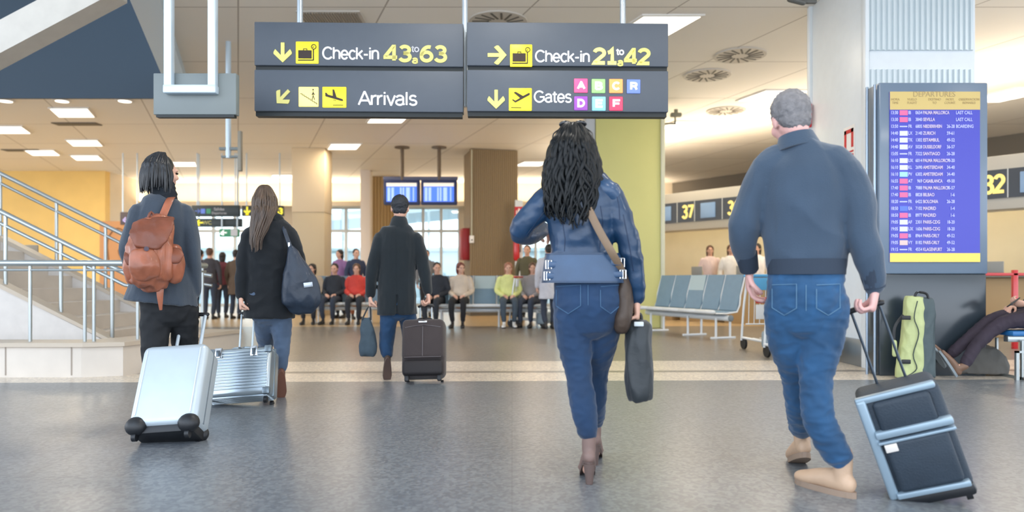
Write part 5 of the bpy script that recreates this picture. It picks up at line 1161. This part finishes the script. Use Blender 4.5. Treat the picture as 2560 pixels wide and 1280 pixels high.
# ---------------------------------------------------------------- luggage trolleys
tp = None
M_bump = mat('bumper grey', (150, 166, 176), .5); M_blu = mat('trolley blue', (92, 168, 214), .4)
def trolley(x, y, rz, label, blue=True, red=True, grp='luggage trolleys behind the man in the sweater'):
    t = thing('luggage_trolley', label, 'trolley', (x, y, 0), rz, grp)
    for k in (-1, 1):
        q = MB(); q.tube([(k*.26, .05, .12), (k*.25, .0, .6), (k*.22, -.05, 1.0)], .016, 8, 2); q.build('upright', M_wt, t)
        q = MB(); q.tube([(k*.26, .05, .16), (k*.18, -.6, .14)], .018, 8); q.build('base_rail', M_wt, t)
        MB().cyl((k*.24-.015, .02, .08), (k*.24+.015, .02, .08), .08, 18).build('wheel', M_blk, t)
    MB().cyl((-.015, -.58, .06), (.015, -.58, .06), .06, 18).build('wheel', M_blk, t)
    MB().box((-.27, -.7, .06), (.27, -.52, .3), .05, seg=3).build('bumper', M_bump, t)
    MB().limb([(-.26, -.06, 1.02), (.26, -.06, 1.02)], [.022, .022], n=12, k=1).build('handle_bar', M_blu if blue else M_red, t)
    q = MB(); [q.tube([(-.2+.08*k, -.04, .35), (-.2+.08*k, -.07, .95)], .006, 6) for k in range(6)]; q.tube([(-.24, -.04, .35), (.24, -.04, .35)], .01); q.build('basket', M_wt, t)
    MB().box((-.22, -.1, .82), (.22, -.07, .99), .01).build('top_panel', M_blu if blue else M_wt, t)
    if red: MB().box((-.12, -.1, .42), (.2, -.085, .62), .004).build('advert_panel', mat('panel white', (226, 226, 226), .5), t); MB().box((-.12, -.105, .64), (.2, -.09, .72), .003).build('advert_stripe', M_red, t)
    q = MB(); [q.tube([(-.2+.1*k, .03, .15), (-.15+.075*k, -.55, .13)], .008, 6) for k in range(5)]; q.build('base_wires', M_wt, t)
    return t
def atf(px, Y): return (px-CXP)/FPX*Y
trolley(atf(1902, 10.3), 10.3, R(8), 'luggage trolley with a blue top seen left of the man in the sweater')
trolley(atf(1965, 9.2), 9.2, R(8), 'luggage trolley with a blue top behind the legs of the man in the sweater')
trolley(atf(2098, 9.6), 9.6, R(-4), 'luggage trolley with a red handle between the sweater man and the white column', False, False)
trolley(atf(1290, 15.4), 15.4, R(70), 'luggage trolley parked in front of the seated woman in lime', False, False, 'luggage trolleys near the fluted column')
trolley(atf(1375, 15.6), 15.6, R(110), 'luggage trolley beside the left hip of the woman in the leather jacket', False, False, 'luggage trolleys near the fluted column')
# ---------------------------------------------------------------- right foreground things
# green sports bag leaning upright
M_gr = mat('lime grey nylon', (186, 196, 140), .6, bump=.3, bscale=40, var=.06); M_gd = mat('dark nylon panel', (70, 84, 88), .6, bump=.2, bscale=40)
t = thing('sports_bag', 'tall lime and dark grey sports bag standing against the departures pylon', 'bag', (atf(2290, 7.15), 7.15, 0), R(-12))
q = MB(); q.limb([(.0, 0, .02), (-.0, .0, .1), (.03, .02, .4), (.045, .03, .7), (.05, .03, .79)], [(.17, .09), (.165, .1), (.14, .095), (.13, .09), (.1, .07)], n=24, pw=.8, dome=False)
bb = sculpt('bag_body', q, M_gd, t, .01, 3, folds(.008, (14, 14, 6), 2))
q = MB(); q.limb([(-.06, -.015, .01), (-.055, -.015, .1), (-.03, .0, .4), (-.015, .01, .7), (-.01, .01, .8)], [(.13, .098), (.125, .105), (.1, .1), (.09, .095), (.08, .08)], n=22, pw=.8, dome=False)
sculpt('lime_panel', q, M_gr, t, .01, 3, folds(.008, (14, 14, 6), 7))
q = MB(); q.tube([(-.02, -.11, .76), (-.05, -.115, .6), (-.01, -.115, .45), (-.06, -.12, .25), (-.03, -.125, .12), (-.1, -.12, .05)], .005, 6, 4); q.build('piping', mat('dark piping', (50, 64, 62), .6), t)
q = MB(); q.limb([(-.12, -.02, .62), (-.2, -.04, .5), (-.2, -.04, .3), (-.15, -.04, .17)], [(.014, .004)]*4, n=8); q.build('strap', M_blk, t)
MB().limb([(-.205, -.05, .36), (-.205, -.05, .24)], [.022, .022], n=12, k=1).build('strap_pad', M_gr, t)
for z in (.6, .18): MB().box((-.16, -.12, z-.02), (-.08, -.1, z+.02), .004).build('webbing', M_blk, t)
q = MB(); q.tube([(-.02, -.03, .79), (.0, -.03, .84), (.08, -.03, .83), (.1, -.03, .78)], .012, 8, 3); q.build('carry_handle', M_blk, t)
# dark travel bag on the floor under the bench
t = thing('travel_bag', 'dark trapezoid travel bag lying on the floor beneath the crossed legs', 'bag', (atf(2440, 7.5), 7.5, 0), R(-4))
q = MB(); q.limb([(0, 0, .02), (0, 0, .12), (-.02, 0, .26), (-.02, 0, .31)], [(.3, .14), (.29, .14), (.2, .11), (.14, .06)], n=24, pw=.7, dome=False); sculpt('bag_body', q, mat('taupe bag', (86, 84, 80), .7, var=.1), t, .012, 3, folds(.008, (9, 9, 7)))
q = MB(); q.tube([(-.1, -.03, .3), (-.06, -.03, .38), (.04, -.03, .38), (.08, -.03, .3)], .01, 8, 3); q.build('carry_handle', M_blk, t)
# blue bench
t = thing('bench', 'blue-topped waiting bench with square steel leg frames at the right edge', 'bench', (atf(2620, 7.1), 7.1, 0))
MB().box((-.35, -.02, .42), (1.2, .45, .47), .015).build('seat', mat('bench blue', (44, 110, 170), .4), t); MB().box((-.35, .05, .36), (1.2, .12, .42), .006).build('beam', M_rail, t)
for x in (-.25, .9):
    q = MB()
    for a, b_ in (((x, 0, 0), (x+.02, .4, .03)), ((x, 0, 0), (x+.02, .03, .38)), ((x, .37, 0), (x+.02, .4, .38))): q.box(a, b_, .003)
    q.box((x-.06, -.01, 0), (x-.03, .02, .28)).box((x-.06, -.01, .26), (x+.05, .02, .28)); q.build('leg_frame', M_rail, t, smooth=False)
# red barrier rail
t = thing('barrier', 'red barrier rail with a red post behind the seated traveller at the right edge', 'barrier', (atf(2530, 10.3), 10.3, 0))
MB().box((-1.6, 0, 1.02), (2.0, .03, 1.06), .006).build('rail', M_red, t); MB().box((.02, 0, 0), (.09, .05, 1.1), .006).build('post', M_red, t); MB().box((-1.55, 0, 0), (-1.5, .04, 1.05), .006).build('post', M_red, t)
# waste bin etc near desks
# ---------------------------------------------------------------- other travellers
class At:
    def __init__(s, loc, rz): s.loc = loc; s.rz = rz
def clothes(n_, c_): return mat(n_, c_, .85, bump=.15, bscale=90, var=.1, vscale=5)
def bg(loc, face, label, top, leg, hair, pose='stand', grp=None, h=1.72, style='short', skin=M_skin, shoe_m=None, turn=0, coat=False, vox=.013):
    """face: degrees, 0 = facing away from the camera; loc on the floor"""
    k = h/1.75; lo = At(loc, R(face)); V = lambda x, y, z: Vector((x*k, y*k, z*k))
    sd = -1 if turn < 0 else 1
    if pose == 'stand':
        TP = [V(0, 0, 1.5), V(0, 0, 1.45), V(0, 0, 1.36), V(0, 0, 1.22), V(0, 0, 1.08), V(0, 0, .94), V(0, 0, .62 if coat else .88)]
        TR = [(.075, .07), (.15, .095), (.185, .12), (.18, .125), (.165, .115), (.185, .125), (.2, .14) if coat else (.185, .125)]
        arms = [([V(q*.17, 0, 1.4), V(q*.22, -.01, 1.26), V(q*.245, -.02, 1.12), V(q*.24, .06, .88)], [.068, .06, .052, .042]) for q in (-1, 1)]
        hands = [(V(q*.24, .07, .86), (0, .1, -1), (-q, 0, 0), 1 if q > 0 else 1) for q in (-1, 1)]
        hc = V(0, .02, 1.635); M = [foot_M(V(-.1, .1, 0), 6, 0), foot_M(V(.1, .16, 0), -6, 0)]
        legs = [([V(q*.095, 0, .86), V(q*.1, .02, .66), V(q*.1, .03, .48), V(q*.1, .0, .28)], [.09, .08, .06, .058, .05]) for q in (-1, 1)]
        pel = ([V(0, 0, 1.0), V(0, 0, .92), V(0, 0, .85)], [(.16, .11), (.175, .12), (.165, .11)]); bz = .8
    else:
        lean = -.06
        TP = [V(0, lean, 1.09), V(0, lean, 1.04), V(0, lean, .95), V(0, lean*.6, .8), V(0, 0, .68), V(0, .0, .56), V(0, .02, .49)]
        TR = [(.075, .07), (.15, .095), (.185, .12), (.18, .125), (.17, .125), (.19, .14), (.19, .15)]
        arms = [([V(q*.17, lean, .99), V(q*.22, -.04, .86), V(q*.24, .0, .74), V(q*.12, .22, .66)], [.068, .06, .052, .042]) for q in (-1, 1)]
        hands = [(V(q*.11, .23, .655), (-q*.5, .8, -.1), (0, 0, -1), 1) for q in (-1, 1)]
        hc = V(0, lean+.03, 1.225); M = [foot_M(V(-.12, .58, 0), 6, 0), foot_M(V(.12, .62, 0), -6, 0)]
        legs = [([V(q*.1, .02, .54), V(q*.11, .24, .55), V(q*.12, .45, .52), V(q*.12, .48, .32)], [.095, .085, .066, .056, .048]) for q in (-1, 1)]
        pel = ([V(0, 0, .62), V(0, .02, .54)], [(.17, .13), (.18, .14)]); bz = .4
    sp = dict(torso=(TP, TR), head=hc, hrot=Euler((R(-6 if pose != 'stand' else 0), 0, R(turn))), s=k, bodyz=bz*k, arms=arms, hands=hands, shoes=[dict(M=M[0], boot=.02), dict(M=M[1], boot=.02)],
        mshoe=shoe_m or mat('dark shoe', (44, 42, 42), .5), legs=legs, pelvis=pel, mtop=top, mtr=leg, topname='coat' if coat else 'top', vox=vox, bvox=.009, svox=.011, mskin=skin, topfold=folds(.007, (9, 9, 6), loc[0]), trfold=folds(.005, (10, 10, 10), loc[1]))
    t = fig(lo, label, sp, grp)
    if style == 'short': hair_short(t, hc, sp['hrot'], hair, k*1.05)
    else: hair_bob(t, hc, sp['hrot'], hair, k*1.02, down=.12 if style == 'bob' else .26)
    if abs(face) > 60 or abs(turn) > 40: eyes(t, hc, sp['hrot'], k)
    return t
c_dark = clothes('dark jacket', (44, 48, 56)); c_dk2 = clothes('graphite jacket', (62, 60, 66)); c_jean = clothes('dark trousers', (50, 58, 74)); c_wine = clothes('wine top', (112, 56, 66))
h_dk = mat('hair dark', (36, 30, 28), .5, var=.3, vscale=40); h_br = mat('hair brown', (86, 58, 42), .5, var=.3, vscale=40); h_gr = mat('hair grey', (130, 124, 120), .6)
def at(px, Y): return (atf(px, Y), Y, 0)
bg(at(500, 18.6), -6, 'person in a dark jacket, leftmost of the distant queue beyond the backpack woman', c_dark, c_jean, h_dk)
bg(at(524, 18.1), 4, 'person in a graphite jacket standing second from the left in the distant queue', c_dk2, c_jean, h_br, h=1.74)
bg(at(556, 18.8), 12, 'person in a wine-coloured top standing third from the left in the distant queue', c_wine, c_jean, h_dk, style='bob', h=1.66)
bg(at(590, 18.3), -8, 'person in a brown coat, rightmost of the distant queue', clothes('brown coat', (92, 76, 62)), c_jean, h_dk, coat=True, h=1.7)
# left seating
srB = copy_tree(T_SEAT := [o for o in bpy.data.objects if o.name == 'seat_row'][0]); srB.location = (atf(752, 16.4), 16.4, 0); srB.rotation_euler = (0, 0, 0); srB['label'] = 'row of blue-grey seats facing the camera beyond the long-haired woman and the pillar'
def seat_at(o, k, L=L5): return (o.location.x+(k+.5)*L/5, o.location.y-.02, 0)
bg(seat_at(srB, 0), 186, 'person in a beige jumper on the left end of the seats beyond the navy handbag', clothes('beige jumper', (176, 160, 140)), c_dark, h_dk, 'sit', style='bob', turn=-15)
bg(seat_at(srB, 1), 176, 'person in a black top, second from left on the seats beyond the navy handbag', c_dark, c_jean, h_dk, 'sit')
bg(seat_at(srB, 2), 184, 'person in a red jumper sitting in the middle of the distant left seats', clothes('red jumper', (206, 70, 60)), c_dark, h_br, 'sit', style='bob')
bg(at(850, 18.6), 150, 'person in a purple top standing in front of the window left of the overcoat man', clothes('purple top', (140, 104, 150)), c_dark, h_dk, style='bob')
bg(at(890, 18.2), -150, 'person in a navy top standing close to the white pillar', clothes('navy top', (50, 60, 86)), clothes('rust trousers', (150, 92, 66)), h_dk)
# centre seating
srA = copy_tree(T_SEAT); srA.location = (atf(1062, 15.3), 15.3, 0); srA.rotation_euler = (0, 0, 0); srA['label'] = 'row of blue-grey seats facing the camera in front of the brown fluted column'
bg(seat_at(srA, 0), 170, 'young man in a black top sitting at the left end of the centre seats', c_dark, c_dark, h_dk, 'sit', turn=25)
bg(seat_at(srA, 1), 176, 'person in a cream coat sitting beside the young man on the centre seats', clothes('cream coat', (206, 190, 172)), clothes('black trousers', (34, 34, 38)), mat('hair chestnut', (110, 56, 48), .5), 'sit', style='bob', turn=30)
bg(seat_at(srA, 3), 182, 'woman in a pale lime jumper with white shoes sitting before the fluted column', clothes('lime jumper', (222, 226, 150)), clothes('slate trousers', (70, 82, 94)), mat('hair auburn', (160, 106, 84), .5), 'sit', style='bob', shoe_m=mat('white shoe', (232, 230, 226), .5))
bg(seat_at(srA, 4), 160, 'brown-haired person in a grey top sitting right of the woman in lime', clothes('grey top', (150, 146, 148)), c_jean, h_br, 'sit', style='bob', turn=20)
bg(at(1318, 17.6), 170, 'man in an olive shirt standing beside the fire extinguisher', clothes('olive shirt', (92, 88, 66)), c_dark, h_br, h=1.78)
bg(at(1372, 14.6), 10, 'person with dark hair in a pale grey coat standing left of the leather-jacket woman', clothes('pale grey coat', (196, 196, 204)), c_jean, h_dk, coat=True, h=1.66)
bg(at(1066, 19.4), 190, 'distant person in grey standing behind the young man on the seats', clothes('mid grey top', (120, 122, 128)), c_dark, h_dk, h=1.74)
# staff behind the desks
for t0, lb, c3, hs in ((-.32, 'person in pale pink behind the check-in desk next to the lime pillar', (236, 214, 210), h_br), (.28, 'woman with long brown hair in a white blouse behind the desk under number 37', (246, 242, 238), h_br), (.98, 'woman with dark hair in a white blouse behind the desk under number 36', (244, 240, 238), h_dk), (2.15, 'woman in a cream blouse seen under the left arm of the man in the sweater', (240, 230, 214), h_dk)):
    v = DP @ Vector((t0, 1.25, 0)); bg((v.x, v.y, 0), 180-math.degrees(BRZ)*-.3, lb, clothes('blouse %d' % int(t0*100), c3), c_dark, hs, style='long', h=1.8, turn=-20 if t0 > .5 else 8)
# traveller sitting at the right edge
Y6 = 7.25; X6 = atf(2625, Y6); lo = At((X6, Y6, 0), R(90))
V = Vector
Mh_ = [Matrix.Translation((-.08, .98, .03)) @ Matrix.Rotation(R(-14), 4, 'Z') @ Matrix.Rotation(R(58), 4, 'X') @ Matrix.Translation((0, .06, 0)), Matrix.Translation((.07, 1.0, .1)) @ Matrix.Rotation(R(20), 4, 'Z') @ Matrix.Rotation(R(50), 4, 'X') @ Matrix.Translation((0, .06, 0))]
TP = [V((0, -.2, 1.1)), V((0, -.19, 1.05)), V((0, -.16, .95)), V((0, -.1, .8)), V((0, -.04, .68)), V((0, 0, .58)), V((0, .02, .52))]
sp = dict(torso=(TP, [(.08, .075), (.155, .1), (.2, .13), (.195, .135), (.18, .13), (.19, .14), (.19, .14)]), head=V((0, -.13, 1.24)), hrot=Euler((R(-28), 0, 0)), bodyz=.5,
    arms=[([V((-.18, -.15, 1.0)), V((-.24, -.06, .86)), V((-.25, .06, .72)), V((-.14, .3, .72))], [.075, .066, .058, .045]), ([V((.18, -.15, 1.0)), V((.24, -.06, .86)), V((.24, .06, .7)), V((.12, .26, .7))], [.075, .066, .058, .045])],
    hands=[(V((-.13, .32, .725)), (.35, .85, .15), (.7, -.2, .6), 1, dict(curl=(40, 55, 35))), (V((.11, .28, .69)), (-.4, .85, 0), (0, 0, -1), 1)],
    shoes=[dict(M=Mh_[0], boot=.03), dict(M=Mh_[1], boot=.03)], mshoe=mat('tan brown shoe', (120, 92, 74), .5), msole=mat('grey sole', (140, 150, 156), .6),
    legs=[([V((-.09, .04, .57)), V((-.09, .26, .58)), V((-.07, .5, .54)), V((-.05, .72, .36))], [.1, .09, .07, .062, .052]), ([V((.1, .04, .57)), V((.1, .26, .59)), V((.09, .5, .56)), V((.08, .74, .38))], [.1, .09, .07, .062, .052])],
    pelvis=([V((0, 0, .65)), V((0, .02, .57))], [(.18, .14), (.19, .14)]), mtop=clothes('dark navy jacket', (46, 58, 70)), mtr=clothes('aubergine trousers', (52, 44, 56)), topname='jacket', vox=.011, bvox=.006, topfold=folds(.008, (9, 9, 6), 3))
p6 = fig(lo, 'traveller in dark clothes sitting at the right edge with outstretched legs, holding a phone', sp); hair_short(p6, sp['head'], sp['hrot'], h_dk, 1.05); eyes(p6, sp['head'], sp['hrot'])
ph = thing('phone', 'black phone in the hand of the traveller sitting at the right edge', 'phone', (X6-.44, Y6-.12, .745), R(90))
MB().box((-.035, -.065, -.005), (.035, .065, .005), .004, rot=Euler((R(-35), R(20), 0))).build('case', M_blk, ph)
